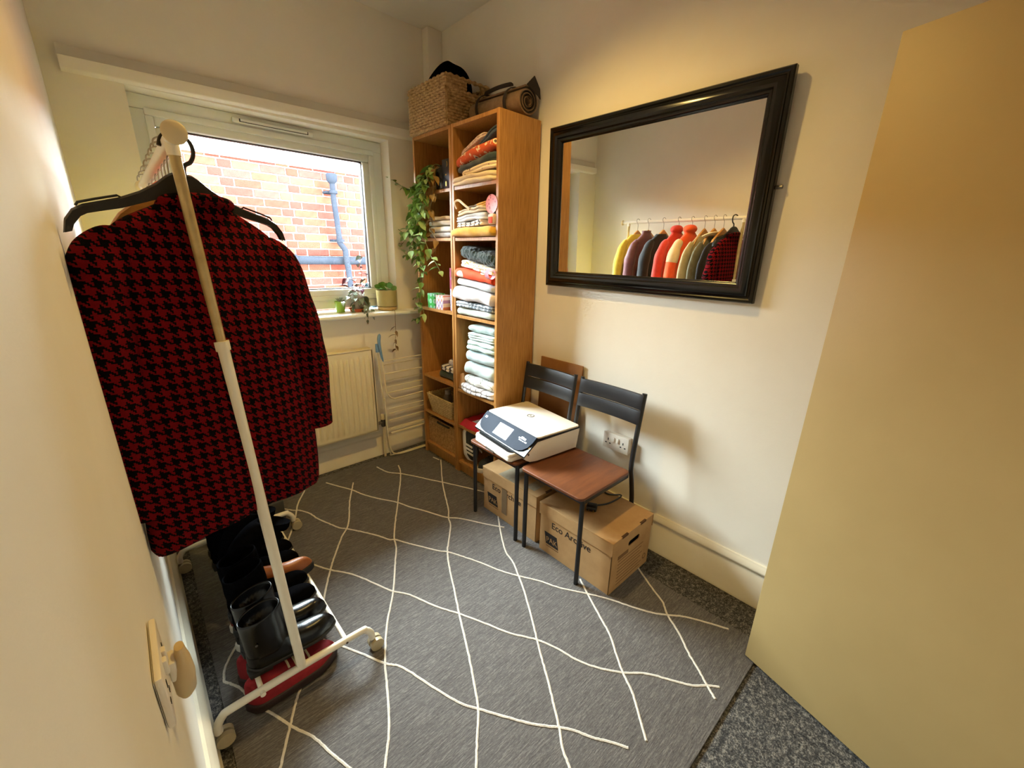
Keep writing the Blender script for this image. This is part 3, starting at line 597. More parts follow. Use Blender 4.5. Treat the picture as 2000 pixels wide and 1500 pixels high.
local_build(MB().box(-.011, -MW/2+.07, .07, -.006, MW/2-.07, MH-.07), 'mirror_glass', MIR, mr, smooth=False)
hook = MB().tube([(-.004, -MW/2+.005, .39), (-.004, -MW/2-.02, .39)], .006, 8); local_build(hook, 'side_hook', M('steel', (120, 116, 110), None, 20, .35, metal=.9), mr)

# ------------------------------------------------------------------ sockets
PLW = M('socket_plastic', (236, 228, 214), (232, 222, 206), 10, .3)
def uk_socket(root, F, boxed):
    """F maps (across, up, out) to world; plate 146 x 86"""
    def bx(name, mat, a0, a1, u0, u1, o0, o1, parent=root, bev=.002):
        b = MB().box(a0, u0, o0, a1, u1, o1); b.v = [F(*p) for p in b.v]; return b.build(name, mat, parent, bevel=bev)
    bx('back_box', PLW, -.07, .07, -.04, .04, .001, boxed, bev=.003)
    pl_ = bx('face_plate', PLW, -.073, .073, -.043, .043, boxed+.0005, boxed+.009, bev=.003)
    for s in (-1, 1):
        bx('rocker_switch', PLW, s*.012-.007, s*.012+.007, .002, .026, boxed+.008, boxed+.014, bev=.002)
        for a, u, w_, h_ in ((0, .008, .0025, .006), (-.012, -.012, .0045, .0028), (.012, -.012, .0045, .0028)):
            bx('pin_hole', M('hole_dark', (18, 14, 10), None, 20, .8), s*.043+a-w_, s*.043+a+w_, u-h_, u+h_, boxed+.0085, boxed+.0097, bev=0)
o = empty('double_socket', (-.0, -1.56, .449), 'white double wall socket behind the right-hand chair', 'socket')
uk_socket(o, lambda a, u, w_: Vector((-w_, -1.56-a, .492+u)), .028)
o = empty('double_socket', (WL, -1.95, .77), 'white double socket low on the left wall seen edge-on', 'socket')
uk_socket(o, lambda a, u, w_: Vector((WL+w_, -1.935+a*.85, .815+u)), .0015)
o = empty('plug_in_diffuser', (-1.74, -1.905, .74), 'cream plug-in air freshener with an oval lit top in the left wall socket', 'air freshener')
rings = []
for k, (zz, rx, ry, xo) in enumerate([(.715, .009, .016, -1.752), (.722, .013, .02, -1.751), (.75, .0145, .021, -1.75), (.775, .011, .017, -1.748), (.79, .007, .012, -1.747), (.80, .006, .010, -1.747)]):
    rings.append([Vector((xo+rx*math.cos(q), -1.9+ry*math.sin(q), zz+.012)) for q in [2*PI*i/20 for i in range(20)]])
MB().loft(rings).build('body', M('diffuser_plastic', (206, 182, 140), (196, 170, 126), 10, .5), o, angle=50)
MB().box(-1.764, -1.915, .765, -1.754, -1.885, .8).build('plug_back', PLW, o, bevel=.003)

# ------------------------------------------------------------------ chairs
SEATM = M('walnut_stain', (116, 66, 34), (96, 52, 26), 8, .45, .1, 90, stretch=(1, 6, 1)); BLKW = M('black_stain', (26, 26, 30), (18, 18, 22), 14, .42, .15, 120, stretch=(8, 1, 8))
def rrect(x0, x1, y0, y1, r, n=5):
    pts = []
    for cx_, cy_, q0 in ((x1-r, y1-r, 0), (x0+r, y1-r, PI/2), (x0+r, y0+r, PI), (x1-r, y0+r, 1.5*PI)):
        pts += [(cx_+r*math.cos(q0+PI/2*k/n), cy_+r*math.sin(q0+PI/2*k/n)) for k in range(n+1)]
    return pts
def chair(yc, label):
    c = empty('chair', (-.32, yc, 0), label, 'chair', 'pair of black metal chairs')
    h = .1765; zs = .447
    MB().prism(rrect(-.515, -.155, yc-h, yc+h, .022), lambda x, y: (x, y, zs-.013), lambda x, y: (x, y, zs)).build('seat', SEATM, c, bevel=.002, angle=50)
    ft = zs-.0135
    for s in (-1, 1):
        MB().tube([(-.487, yc+s*(h-.014), .0085), (-.487, yc+s*(h-.014), ft)], .0105, 10, up=(1, 0, 0)).build('leg', BLACKM, c)
        p = [(-.088, yc+s*(h-.006), 0), (-.096, yc+s*(h-.006), .2), (-.104, yc+s*(h-.006), .29), (-.128, yc+s*(h-.006), .4), (-.143, yc+s*(h-.006), .47), (-.128, yc+s*(h-.006), .62), (-.1, yc+s*(h-.006), .808)]
        MB().tube(smooth_path(p, 5), .0115, 10, up=(1, 0, 0), flat=.8).build('leg', BLACKM, c)
        MB().box(-.487, yc+s*(h-.014)-.008, ft-.024, -.155, yc+s*(h-.014)+.008, ft).build('side_rail', BLACKM, c, bevel=.003)
    for x in (-.485, -.165): MB().box(x-.008, yc-h+.015, ft-.024, x+.008, yc+h-.015, ft).build('cross_rail', BLACKM, c, bevel=.003)
    for z0, z1 in ((.664, .728), (.733, .8)):
        x0 = -.1225+(.028/.19)*(z0-.664); x1 = -.1225+(.028/.19)*(z1-.664)
        def sl(u, v, d): y = lerp(yc-h+.004, yc+h-.004, u); z_ = lerp(z0, z1, v); return Vector((lerp(x0, x1, v)-.009+d+.012*(1-(2*u-1)**2), y, z_))
        rings = [[sl(u, 0, 0), sl(u, 1, 0), sl(u, 1, .014), sl(u, 0, .014)] for u in [k/12 for k in range(13)]]
        MB().loft(rings).build('back_slat', BLKW, c, bevel=.002, angle=50)
    return c
chair(-1.162, 'black metal chair carrying the printer, next to the bookcase')
chair(-1.5485, 'black metal chair with an empty brown seat beside the socket')

# cardboard sheet and wooden board leaning behind the first chair
b = MB().box(0, -.148, 0, .01, .148, .83); xf(b, Matrix.Translation((-.047, -1.162, .002)) @ Matrix.Rotation(.034, 4, 'Y')); b.build('cardboard_sheet', M('brown_card', (146, 100, 54), (130, 86, 44), 12, .8, .2), origin=(-.047, -1.162, .002), bevel=.001, label='brown cardboard sheet leaning on the wall behind the printer chair', category='cardboard')

# ------------------------------------------------------------------ archive boxes
CARD = M('kraft_card', (190, 150, 100), (176, 136, 88), 14, .85, .15, 120); INK = M('black_ink', (30, 26, 24), None, 40, .8); FAINT = M('brown_ink', (128, 92, 56), None, 40, .85)
def archive(name_label, x0, x1, y0, y1, tape=False, printed=False):
    H = .265; o = empty('archive_box', ((x0+x1)/2, (y0+y1)/2, .0085), name_label, 'box', 'eco archive boxes under the chairs'); zb = .0085
    b = MB()
    b.box(x0, y0+.004, zb, x0+.004, y1-.004, H); b.box(x1-.004, y0+.004, zb, x1, y1-.004, H); b.box(x0, y1-.004, zb, x1, y1, H); b.box(x0+.004, y0+.004, zb, x1-.004, y1-.004, zb+.004)
    # near end with a hand hole
    xc, zc = (x0+x1)/2+.01, .205; hw, hr = .032, .0135
    st = [(xc+hw+hr*math.cos(q), zc+hr*math.sin(q)) for q in [-PI/2+PI*k/8 for k in range(9)]]+[(xc-hw+hr*math.cos(q), zc+hr*math.sin(q)) for q in [PI/2+PI*k/8 for k in range(9)]]
    ang = [math.atan2((p[1]-zc)*1.0, p[0]-xc) for p in st]
    def outp(q):
        dx, dz = math.cos(q), math.sin(q); ts = []
        if dx > 1e-6: ts.append((x1-xc)/dx)
        if dx < -1e-6: ts.append((x0-xc)/dx)
        if dz > 1e-6: ts.append((H-zc)/dz)
        if dz < -1e-6: ts.append((zb-zc)/dz)
        t_ = min(ts); return (xc+dx*t_, zc+dz*t_)
    cor = [(x1, H), (x0, H), (x0, zb), (x1, zb)]
    inn = list(zip(ang, st)); out = []
    allq = sorted(set([round(a % (2*PI), 6) for a in ang]+[round(math.atan2(c[1]-zc, c[0]-xc) % (2*PI), 6) for c in cor]))
    def innp(q):
        dx, dz = math.cos(q), math.sin(q)
        lo, hi = 0, 1
        for _ in range(30):
            mid = (lo+hi)/2; px_, pz_ = dx*mid, dz*mid; dd_ = max(abs(px_)-hw, 0)
            if math.hypot(dd_, pz_) < hr: lo = mid
            else: hi = mid
        return (xc+dx*lo, zc+dz*lo)
    n = len(allq); P0 = [innp(q) for q in allq]; P1 = [outp(q) for q in allq]
    for yy in (y0, y0+.004): b.add([(p[0], yy, p[1]) for p in P0]+[(p[0], yy, p[1]) for p in P1], [(k, (k+1) % n, n+(k+1) % n, n+k) for k in range(n)])
    b.add([(p[0], y0, p[1]) for p in P0]+[(p[0], y0+.004, p[1]) for p in P0], [(k, (k+1) % n, n+(k+1) % n, n+k) for k in range(n)])
    b.build('carton', CARD, o, smooth=False)
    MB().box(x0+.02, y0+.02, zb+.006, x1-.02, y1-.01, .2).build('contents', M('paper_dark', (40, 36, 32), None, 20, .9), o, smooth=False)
    b = MB(); g = .006; b.box(x0-g, y0-.002, H+.0005, x1+g, y1+g, H+.005); b.box(x0-g, y0-.002, H-.058, x0-g+.004, y1+g, H+.0005); b.box(x1+g-.004, y0-.002, H-.058, x1+g, y1+g, H+.0005); b.box(x0-g, y1+g-.004, H-.058, x1+g, y1+g, H+.0005)
    lid = b.build('lid', CARD, o, bevel=.0012, seg=1)
    for f in (.27, .73): xx = lerp(x0, x1, f); MB().box(xx-.022, y0-.0026, H-.003, xx+.022, y0+.006, H+.0056).build('tab_slot', M('slot_dark', (84, 54, 28), None, 20, .9), lid, smooth=False)
    # print on the long side facing the room
    face = x0-.0008
    text('Eco Archive', 'printed_words', frame((face, y1-.07, .16), (0, -1, 0), (0, 0, 1)), .046, INK, o)
    lg = Vector((face, y1-.03, .062)); sh = .012
    MB().prism([(0, .062), (.076, .062), (.088, 0), (.012+.0, 0)], lambda a, c: (face+.0004, lg.y-a, lg.z+c), lambda a, c: (face-.0002, lg.y-a, lg.z+c)).build('logo_block', INK, o, smooth=False)
    text('PAK', 'logo_letters', frame((face-.0008, lg.y-.014, lg.z+.014), (0, -1, 0), (0, 0, 1)), .038, CARD, o, shear=-.15)
    MB().box(face-.0002, lg.y-.09, lg.z-.012, face+.0004, lg.y-.014, lg.z-.008).build('logo_rule', FAINT, o, smooth=False)
    if printed:
        nf = y0-.0006
        for k in range(8):
            zz = .15-.017*k; MB().box(x0+.05, nf-.0002, zz, x1-.06-.012*(k % 3), nf+.0004, zz+.0028).build('printed_line', FAINT, o, smooth=False)
        MB().box(x0+.045, nf-.0002, .162, x0+.125, nf+.0004, .18).build('printed_panel', FAINT, o, smooth=False)
        em = MB().tube([(.012*math.cos(q), .012*math.sin(q), .0004) for q in [2*PI*k/20 for k in range(21)]], .0028, 6, caps=False, flat=.25); xf(em, Matrix.Translation((x1-.035, nf+.0006, .06)) @ Matrix.Rotation(PI/2, 4, 'X')); em.build('printed_emblem', FAINT, o)
    if tape:
        TP = M('brown_tape', (134, 112, 84), (124, 102, 76), 20, .3); MB().box(face-.0012, y1-.19, .05, face-.0006, y1-.15, .2).build('tape', TP, o, smooth=False)
        MB().box(x0+.0, y1-.24, H+.0053, x1-.05, y1-.12, H+.0058).build('clear_tape', M('clear_tape', (176, 164, 140), (160, 148, 124), 60, .12), lid, smooth=False)
        MB().box(x0-g+.03, y1-.36, H+.0053, x1-.02, y1-.3, H+.0058).build('clear_tape', M('clear_tape', (176, 164, 140)), lid, smooth=False)
    return o
archive('cardboard archive box with brown tape under the printer chair', -.425, -.125, -1.405, -1.0, tape=True)
archive('cardboard archive box with hand hole facing the door under the empty chair', -.437, -.125, -1.845, -1.443, printed=True)
# plug and flex on the near box
o = empty('mains_plug', (-.3, -1.62, .271), 'black mains plug and flex lying on the archive box', 'plug')
pc = at(1156, 990, 'z', .285)
b = MB().box(-.022, -.024, 0, .022, .024, .026); xf(b, Matrix.Translation((pc.x, pc.y, .2712)) @ Matrix.Rotation(.5, 4, 'Z')); b.build('plug_body', M('black_plastic', (20, 20, 22), None, 20, .4), o, bevel=.008)
for k in (-.011, .011): xf(MB().box(-.034, k-.003, .008, -.02, k+.003, .012), Matrix.Translation((pc.x, pc.y, .2712)) @ Matrix.Rotation(.5, 4, 'Z')).build('pin', M('brass_pin', (190, 160, 90), None, 20, .3, metal=1), o)
MB().tube(smooth_path([pc+Vector((.018, .004, -.003)), at(1185, 984, 'z', .274), at(1205, 975, 'z', .274), at(1213, 967, 'z', .274), (-.15, -1.62, .275), (-.14, -1.55, .275), (-.145, -1.48, .275)], 6), .0038, 8).build('flex', M('black_plastic', (20, 20, 22)), o)

# ------------------------------------------------------------------ printer (built about its own base, front towards -x)
pr = empty('printer', (-.302, -1.19, .4475), 'white printer with a dark slanted control panel on the chair', 'printer', rz=-.115)
PW = M('printer_white', (238, 228, 212), (234, 222, 206), 6, .38); PD = M('panel_reflection_blue', (40, 48, 64), (34, 42, 56), 10, .55); PD.node_tree.nodes['Principled BSDF'].inputs['Specular IOR Level'].default_value = .08; PB = M('printer_black', (14, 15, 17), None, 20, .4)  # control panel's blue-grey reflection is put into its base colour
HWD = .212
def side_loft(prof_fn, ys):
    return [[Vector((x, y, z_)) for x, z_ in prof_fn(f)] for y, f in ys]
# body: curved belly at the front bottom, straight back
def bprof(f): return [(.168-.01*f, .004+.006*f), (.176, .112), (-.095, .106), (-.14, .085), (-.166, .06), (-.176, .048), (-.166, .03), (-.14, .014), (-.1, .004+.004*f), (-.02, .002+.006*f)]
ys = [(-HWD, 1), (-HWD+.012, .3), (-HWD+.03, 0), (HWD-.03, 0), (HWD-.012, .3), (HWD, 1)]
local_build(MB().loft(side_loft(bprof, ys)), 'body', PW, pr, bevel=.003, angle=45)
# dark seam below the lid, sweeping down round the panel
def seam(f): return [(.174, .1125), (.174, .1185), (-.098, .1185), (-.15, .076), (-.178, .0515), (-.178, .043), (-.16, .058), (-.1, .1065)]
local_build(MB().loft(side_loft(seam, [(-HWD-.0015, 0), (HWD+.0015, 0)])), 'dark_seam', PB, pr, smooth=False)
lid = local_build(MB().prism(rrect(-.098, .174, -HWD, HWD, .016), lambda x, y: Vector((x, y, .119)), lambda x, y: Vector((x, y, .1275))), 'scanner_lid', PW, pr, bevel=.002, angle=50)
# control panel: slanted slab with big rounded lower corners
def pan(u, v): return Vector((lerp(-.0995, -.176, v), u, lerp(.1245, .0575, v)))+Vector((-.66, 0, .75))*.0035
lo = [(HWD-.004, 0), (HWD-.004, .35), (HWD-.012, .62), (HWD-.03, .84), (HWD-.055, .96), (HWD-.085, 1), (-HWD+.085, 1), (-HWD+.055, .96), (-HWD+.03, .84), (-HWD+.012, .62), (-HWD+.004, .35), (-HWD+.004, 0)]
pn = local_build(MB().prism(lo, lambda u, v: pan(u, v), lambda u, v: pan(u, v)-Vector((-.66, 0, .75))*.007), 'control_panel', PD, pr, smooth=False)
def onp(u, v, d=.0006): return pan(u, v)+Vector((-.66, 0, .75))*d
def patch(name, mat, u0, u1, v0, v1, d=.0008):
    b = MB().add([onp(u0, v0, d), onp(u1, v0, d), onp(u1, v1, d), onp(u0, v1, d)], [(0, 1, 2, 3)]); return local_build(b, name, mat, pr, smooth=False)
t = NT('screen'); t.col(t.ramp(t.noise(30), [(.3, lin((206, 226, 226))), (.7, lin((226, 240, 240)))])); t.set(Roughness=.08, Emission_Strength=.35); t.b.inputs['Emission Color'].default_value = (.8, .95, 1, 1); SCR = t.m
patch('screen_bezel', M('screen_edge', (120, 140, 150), None, 20, .2), .062, -.052, .2, .86, .0005); patch('touchscreen', SCR, .06, -.03, .22, .84, .001); patch('screen_dark', M('screen_dark', (30, 44, 50), None, 20, .1), -.03, -.05, .24, .82, .001)
PTX = M('panel_print', (196, 206, 214), None, 20, .4)
patch('panel_mark', PTX, .19, .172, .24, .36, .001); [patch('panel_print', PTX, -.112-a, -.112-b_, v0, v1, .001) for a, b_, v0, v1 in ((.0, .012, .36, .42), (.014, .034, .28, .4), (.036, .05, .3, .4), (.008, .03, .45, .5), (.034, .046, .46, .5), (.05, .066, .44, .5))]
# badge on the lid
LG = M('badge_grey', (44, 42, 40), None, 20, .6)
local_build(MB().tube([(.045+.018*math.cos(q), .02+.018*math.sin(q), .1279) for q in [2*PI*k/36 for k in range(37)]], .0016, 8, caps=False), 'badge_ring', LG, pr)
o = text('hp', 'badge_letters', frame((.0405, .0315, .1279), (0, -1, 0), (1, 0, 0)), .022, LG, None, ext=.0002, shear=.25); o.parent = pr
# paper tray
local_build(MB().prism(rrect(-.215, -.05, -.15, .165, .02), lambda x, y: Vector((x, y, .004)), lambda x, y: Vector((x+.004, y*.99, .028))), 'paper_tray', PW, pr, bevel=.004, angle=50)
local_build(MB().prism(rrect(-.215, -.05, -.15, .165, .02), lambda x, y: Vector((x, y, .03)), lambda x, y: Vector((x+.006, y*.985, .042))), 'output_tray', PW, pr, bevel=.003, angle=50)
local_build(MB().prism(rrect(-.2, -.05, -.14, .158, .03), lambda x, y: Vector((x, y, .0425)), lambda x, y: Vector((x, y, .0455))), 'tray_top', PB, pr, smooth=False)
local_build(MB().box(-.17, -.145, .046, -.06, .16, .054), 'output_slot', PB, pr, smooth=False)
local_build(MB().box(-.1555, -HWD-.0012, .05, -.147, -HWD+.001, .06), 'side_port', M('port_dark', (70, 60, 50), None, 20, .5), pr, smooth=False)
local_build(MB().box(-.217, -.02, .0, -.2, .05, .01), 'tray_grip', M('grip_taupe', (90, 80, 70), None, 20, .6), pr, smooth=False)  # grip in a darker brown-grey than the tray

# ------------------------------------------------------------------ rug
t = NT('rug_pile'); v = t.coord((1, 14, 1)); g = t.noise(16, v, 5, .7); g2 = t.noise(90, t.coord((1, 5, 1)), 3, .7)
f = t.math('ADD', t.math('MULTIPLY', g, .55), t.math('MULTIPLY', g2, .45)); t.col(t.ramp(f, [(.32, lin((64, 61, 60))), (.5, lin((98, 94, 92))), (.68, lin((140, 135, 130)))])); t.set(Roughness=.95); t.bump(f, .6, .004)
RUGM = t.m; YARN = M('white_yarn', (232, 226, 214), (214, 206, 192), 120, .95, .8, 300, .004)
rg = empty('area_rug', (-.95, -1.2, 0), 'grey woven rug with wobbly white crossing lines', 'rug')
rx = [(-.197, -2.372), (-.197, -.945), (-.293, -.945), (-.293, -.075), (-1.7, -.075), (-1.735, -2.34)]
MB().prism(rx, lambda x, y: (x, y, .0005), lambda x, y: (x, y, .008)).build('rug_body', RUGM, rg, bevel=.002)
LINES = [
 [(736,912),(757,922),(782,925),(814,931),(840,937),(865,942),(926,956),(958,964)],
 [(637,943),(662,950),(688,957),(710,966),(740,974),(775,981),(800,990),(830,998),(870,1010),(900,1013),(950,1024),(985,1030)],
 [(549,993),(573,997),(585,997),(605,1003),(620,1013),(643,1023),(663,1031),(678,1033),(708,1039),(740,1047),(760,1054),(772,1054),(796,1061),(820,1067),(856,1076),(874,1078),(900,1086),(938,1099),(975,1114),(1012,1125),(1054,1135),(1092,1148),(1143,1159),(1188,1170),(1236,1186),(1274,1197),(1302,1201),(1338,1205),(1380,1216),(1423,1229)],
 [(545,1080),(596,1097),(640,1112),(688,1122),(732,1140),(764,1154),(800,1162),(850,1184),(900,1200),(948,1218),(996,1237),(1049,1250),(1092,1269),(1124,1288),(1166,1304),(1217,1314),(1262,1316),(1315,1330),(1352,1339),(1381,1339),(1405,1342)],
 [(600,1240),(656,1258),(704,1276),(752,1296),(776,1300),(800,1312),(850,1345),(900,1374),(935,1385),(1000,1404),(1044,1415),(1092,1421),(1121,1427),(1158,1441),(1194,1450),(1227,1461)],
 [(438,1332),(454,1337),(474,1348),(496,1376),(532,1394),(572,1420),(612,1440),(648,1472),(680,1498),(720,1530)],
 [(601,945),(592,964),(582,984),(577,1010),(572,1030),(556,1070),(530,1120),(500,1180),(469,1246),(446,1290),(438,1312),(438,1332)],
 [(690,943),(687,958),(683,980),(682,1010),(680,1024),(677,1033),(668,1048),(658,1074),(649,1100),(641,1130),(634,1162),(629,1191),(624,1215),(608,1270),(591,1333),(580,1364),(570,1404),(558,1455),(548,1500),(540,1540)],
 [(778,909),(782,920),(782,940),(779,964),(776,990),(772,1020),(770,1050),(774,1070),(772,1099),(768,1156),(756,1220),(752,1292),(756,1340),(760,1420),(752,1498),(748,1540)],
 [(861,898),(864,940),(870,970),(876,996),(876,1012),(880,1026),(876,1060),(874,1078),(878,1110),(888,1155),(897,1200),(905,1234),(916,1282),(926,1335),(934,1385),(932,1440),(930,1499),(928,1540)],
 [(973,1008),(976,1029),(982,1058),(989,1080),(1002,1098),(1013,1125),(1024,1155),(1038,1205),(1049,1250),(1057,1282),(1070,1328),(1080,1370),(1092,1421),(1099,1463),(1112,1498),(1122,1530)],
 [(1133,1131),(1146,1157),(1172,1205),(1191,1240),(1204,1279),(1217,1315),(1235,1353),(1249,1401),(1262,1447)],
 [(1244,1106),(1273,1148),(1294,1176),(1303,1200),(1326,1237),(1345,1276),(1364,1308),(1381,1339),(1397,1366)],
 [(846,893),(858,898)],
]
for i, L_ in enumerate(LINES):
    pts = smooth_path([at(u, v_, 'z', .0085) for u, v_ in L_], 7)
    pts = [p+Vector((noise.noise((k*.9, i, 0))*.0018, noise.noise((k*.9, i, 5))*.0018, 0)) for k, p in enumerate(pts)]
    rr = [.0042*(1+.18*noise.noise((k*1.3, i, 9))) for k in range(len(pts))]
    MB().tube(pts, rr, 6, flat=.75).build('yarn_line', YARN, rg)

# ------------------------------------------------------------------ clothes rack
RK = empty('clothes_rack', (-1.51, -.96, .0085), 'white tubular clothes rack on castors along the left wall', 'clothes rack')
CHR = M('brushed_tube', (196, 176, 132), (176, 156, 112), 30, .3, metal=.35)
Y0, Y1 = -1.42, -.515; XB_, XT = -1.512, -1.581; ZT = 1.585
for yy in (Y0, Y1):
    zb = .118; path = [(-1.742, yy, .06), (-1.74, yy, .085), (-1.725, yy, .108), (-1.70, yy, .116), (-1.512, yy, zb), (-1.325, yy, .116), (-1.302, yy, .108), (-1.286, yy, .085), (-1.284, yy, .06)]
    MB().tube(smooth_path(path, 5), .0115, 12).build('base_arch', WHITEM, RK)
    for xx in (-1.742, -1.284):
        b = MB(); b.tube([(xx, yy, .062), (xx, yy, .045)], .008, 10); b.build('castor_stem', M('castor_grey', (150, 140, 120), None, 20, .4), RK)
        for dy in (-.011, .011): MB().tube([(xx+.012, yy+dy-.007, .0325), (xx+.012, yy+dy+.007, .0325)], .0235, 18).build('castor_wheel', M('castor_cream', (196, 182, 150), (180, 166, 134), 20, .45), RK)
    pf = lambda z_: (lerp(XB_, XT, (z_-zb)/(ZT-zb)), yy, z_)
    MB().tube([pf(zb), pf(1.166)], .0135, 14).build('lower_post', WHITEM, RK)
    MB().tube([pf(1.15), pf(1.172)], .0165, 14).build('collar', WHITEM, RK)
    MB().tube([pf(1.166), pf(ZT-.012)], .0105, 14).build('upper_post', CHR, RK)
    MB().tube([pf(ZT-.03), pf(ZT-.006)], .0125, 12).build('clamp', WHITEM, RK)
MB().tube([(XT, -1.485, ZT), (XT, -.455, ZT)], .0125, 14).build('hanging_rail', WHITEM, RK)
for yy, s in ((-1.485, -1), (-.455, 1)): MB().tube([(XT, yy, ZT), (XT, yy+s*.006, ZT), (XT, yy+s*.009, ZT)], [.02, .021, .017], 24).build('end_cap', M('cap_cream', (226, 208, 170), None, 10, .4), RK)
for xx in (-1.625, -1.372): MB().tube([(xx, Y0-.02 if xx < -1.5 else Y0, .118), (xx, Y1, .118)], .0075, 10).build('shoe_bar', WHITEM, RK)
for xx in (-1.625, -1.372): MB().tube([(xx, Y0-.0125, .115), (xx, Y0-.010, .115)], .004, 10).build('bolt', M('bolt_dark', (70, 60, 46), None, 20, .4), RK)

# ------------------------------------------------------------------ clothes on the rack
def houndstooth(name, c1, c2, unit):
    t = NT(name); s = t.n('ShaderNodeSeparateXYZ'); t.l(t.coord(), s.inputs[0]); k = 1/unit
    wob = t.math('MULTIPLY', t.math('SUBTRACT', t.noise(60), .5), 1.6)
    u = t.math('FLOOR', t.math('ADD', t.math('MULTIPLY', s.outputs[0], k), wob)); v = t.math('FLOOR', t.math('ADD', t.math('MULTIPLY', s.outputs[2], k), wob))
    md = lambda a, m: t.math('FLOORED_MODULO', a, m)
    warp = t.math('LESS_THAN', md(u, 8), 4); weft = t.math('LESS_THAN', md(v, 8), 4); top = t.math('LESS_THAN', md(t.math('ADD', u, v), 4), 2)
    f = t.math('ADD', t.math('MULTIPLY', top, warp), t.math('MULTIPLY', t.math('SUBTRACT', 1, top), weft))
    c = t.mix(f, lin(c2), lin(c1)); c = t.mix(t.math('MULTIPLY', t.noise(180), .5), c, tuple(x*.5 for x in lin(c2))); t.col(c); t.set(Roughness=.95, Specular_IOR_Level=.1); t.bump(t.noise(500), .7, .003); return t.m
HT = houndstooth('red_houndstooth', (124, 9, 18), (9, 3, 4), .0031)
WOODH = M('hanger_wood', (196, 140, 72), (176, 120, 58), 20, .4, stretch=(1, 6, 6)); WIRE = M('hanger_wire', (170, 164, 150), None, 20, .3, metal=1)
def garment(name, label, cat, y, rot, hem, top, hw, mat, sl_end, collar=None, dep=.036, yoke=None, hanger=None, seed=0, puff=0, xc=None, parts=(), cap=None):
    xc = -1.552 if xc is None else xc; hw = .15; rot = max(rot, .24); root = empty(name, (xc, y, hem), label, cat, 'garments on the clothes rack'); rm = Matrix.Translation((xc, y, 0)) @ Matrix.Rotation(rot, 4, 'Z')
    rings = []; lv = [(hem, 1.06, 1.15), (lerp(hem, top, .12), 1.05, 1.2), (lerp(hem, top, .3), 1.0, 1.15), (lerp(hem, top, .5), .96, 1.1), (lerp(hem, top, .66), .97, 1.1), (lerp(hem, top, .76), .98, 1.0), (top-.115, .99, .85), (top-.085, .94, .72), (top-.06, .74, .66), (top-.035, .54, .64), (top-.012, .34, .62), (top, .29, .58)]
    if collar: lv += [(top+.012, .29, .62), (top+.03, .3, .66)] if collar == 'stand' else [(top+.012, .4, .95), (top+.03, .36, 1.05), (top+.046, .26, .9), (top+.055, .1, .4)]
    for i, (z_, fw, fd) in enumerate(lv):
        ring_ = []
        for k in range(40):
            q = 2*PI*k/40; c, s_ = math.cos(q), math.sin(q); low = max(0, 1-(z_-hem)/(top-hem))
            x = hw*fw*math.copysign(abs(c)**.8, c); fold = (.012*low*math.sin(x*62+seed)+.006*low*math.sin(x*31+seed*2))*dep/.05; yy = dep*fd*math.copysign(abs(s_)**.9, s_)+fold*(abs(s_))
            if puff: yy *= 1+puff*math.sin(z_*75)
            ring_.append(rm @ Vector((x, yy, z_+(.012*math.sin(x*9+seed) if i == 0 else 0))))
        rings.append(ring_)
    if collar != 'hood': rings.append([rm @ ((rm.inverted() @ p)*1) - Vector((0, 0, .05)) for p in [lerp(Vector((xc, y, p.z)), p, .85) for p in rings[-1]]])
    MB().loft(rings, caps=True).build('body', mat, root, subsurf=1, angle=180)
    for sgn in (-1, 1):
        p = [(sgn*hw*.6, .0, top-.06), (sgn*(hw*.88), 0, top-.112), (sgn*(hw+.014), .0, top-.23), (sgn*(hw+.026), -.004, lerp(top-.26, sl_end, .6)), (sgn*(hw+.022), -.008, sl_end)]
        pp = smooth_path(p, 5); n = len(pp); b = MB(); b.tube(pp, [lerp(.05, .042, k/(n-1))*(.5+.5*min(1, k/9))*(1+.06*math.sin(k*1.3+seed)+puff*math.sin(k*2.2)) for k in range(n)], 16, up=(0, 1, 0), flat=min(1, dep/.046))
        xf(b, rm); b.build('sleeve', mat, root, subsurf=1, angle=180)
        if cap and sgn > 0:
            m_ = 11; b = MB(); b.tube(pp[:m_], [1.05*lerp(.05, .042, k/(n-1))*(.5+.5*min(1, k/9))*(1+.06*math.sin(k*1.3+seed)) for k in range(m_)], 16, up=(0, 1, 0), flat=min(1, dep/.046)); xf(b, rm); b.build('shoulder_panel', cap, root, subsurf=1, angle=180)
    for fn in parts: fn(root, rm)
    return root
def wood_hanger(y, label, top=None, rot=0, half=.125, xc=None):
    xc = XT if xc is None else xc; zt = ZT-.062; root = empty('coat_hanger', (xc, y, zt), label, 'hanger', 'wooden hangers'); rm = Matrix.Translation((xc, y, zt)) @ Matrix.Rotation(rot, 4, 'Z')
    rings = []
    for k in range(25):
        u = -1+2*k/24; zz = -.095*abs(u)**1.15-(.012*max(0, abs(u)-.85)/.15); hh = lerp(.05, .022, min(1, abs(u)*1.2)); th = .008
        rings.append([rm @ Vector((u*half, a*th, zz-hh*.0+c)) for a, c in ((-1, -hh), (1, -hh), (1, -.004), (.5, 0), (-.5, 0), (-1, -.004))])
    MB().loft(rings).build('shoulder_bar', WOODH, root, angle=40)
    hk = [(0, 0, -.005), (0, 0, .035), (.004, 0, .05), (.019, 0, .066), (.017, 0, .081), (.0, 0, .0925-.006), (-.016, 0, .079), (-.019, 0, .064)]
    b = MB().tube(smooth_path(hk, 6), .0018, 8); xf(b, rm); b.build('hook', WIRE, root); return root
def flat(name, c, c2=None, **k): return M('wear_'+name, c, c2, 25, k.get('rough', .85), .4, 160, .003, sheen=k.get('sheen', .2))
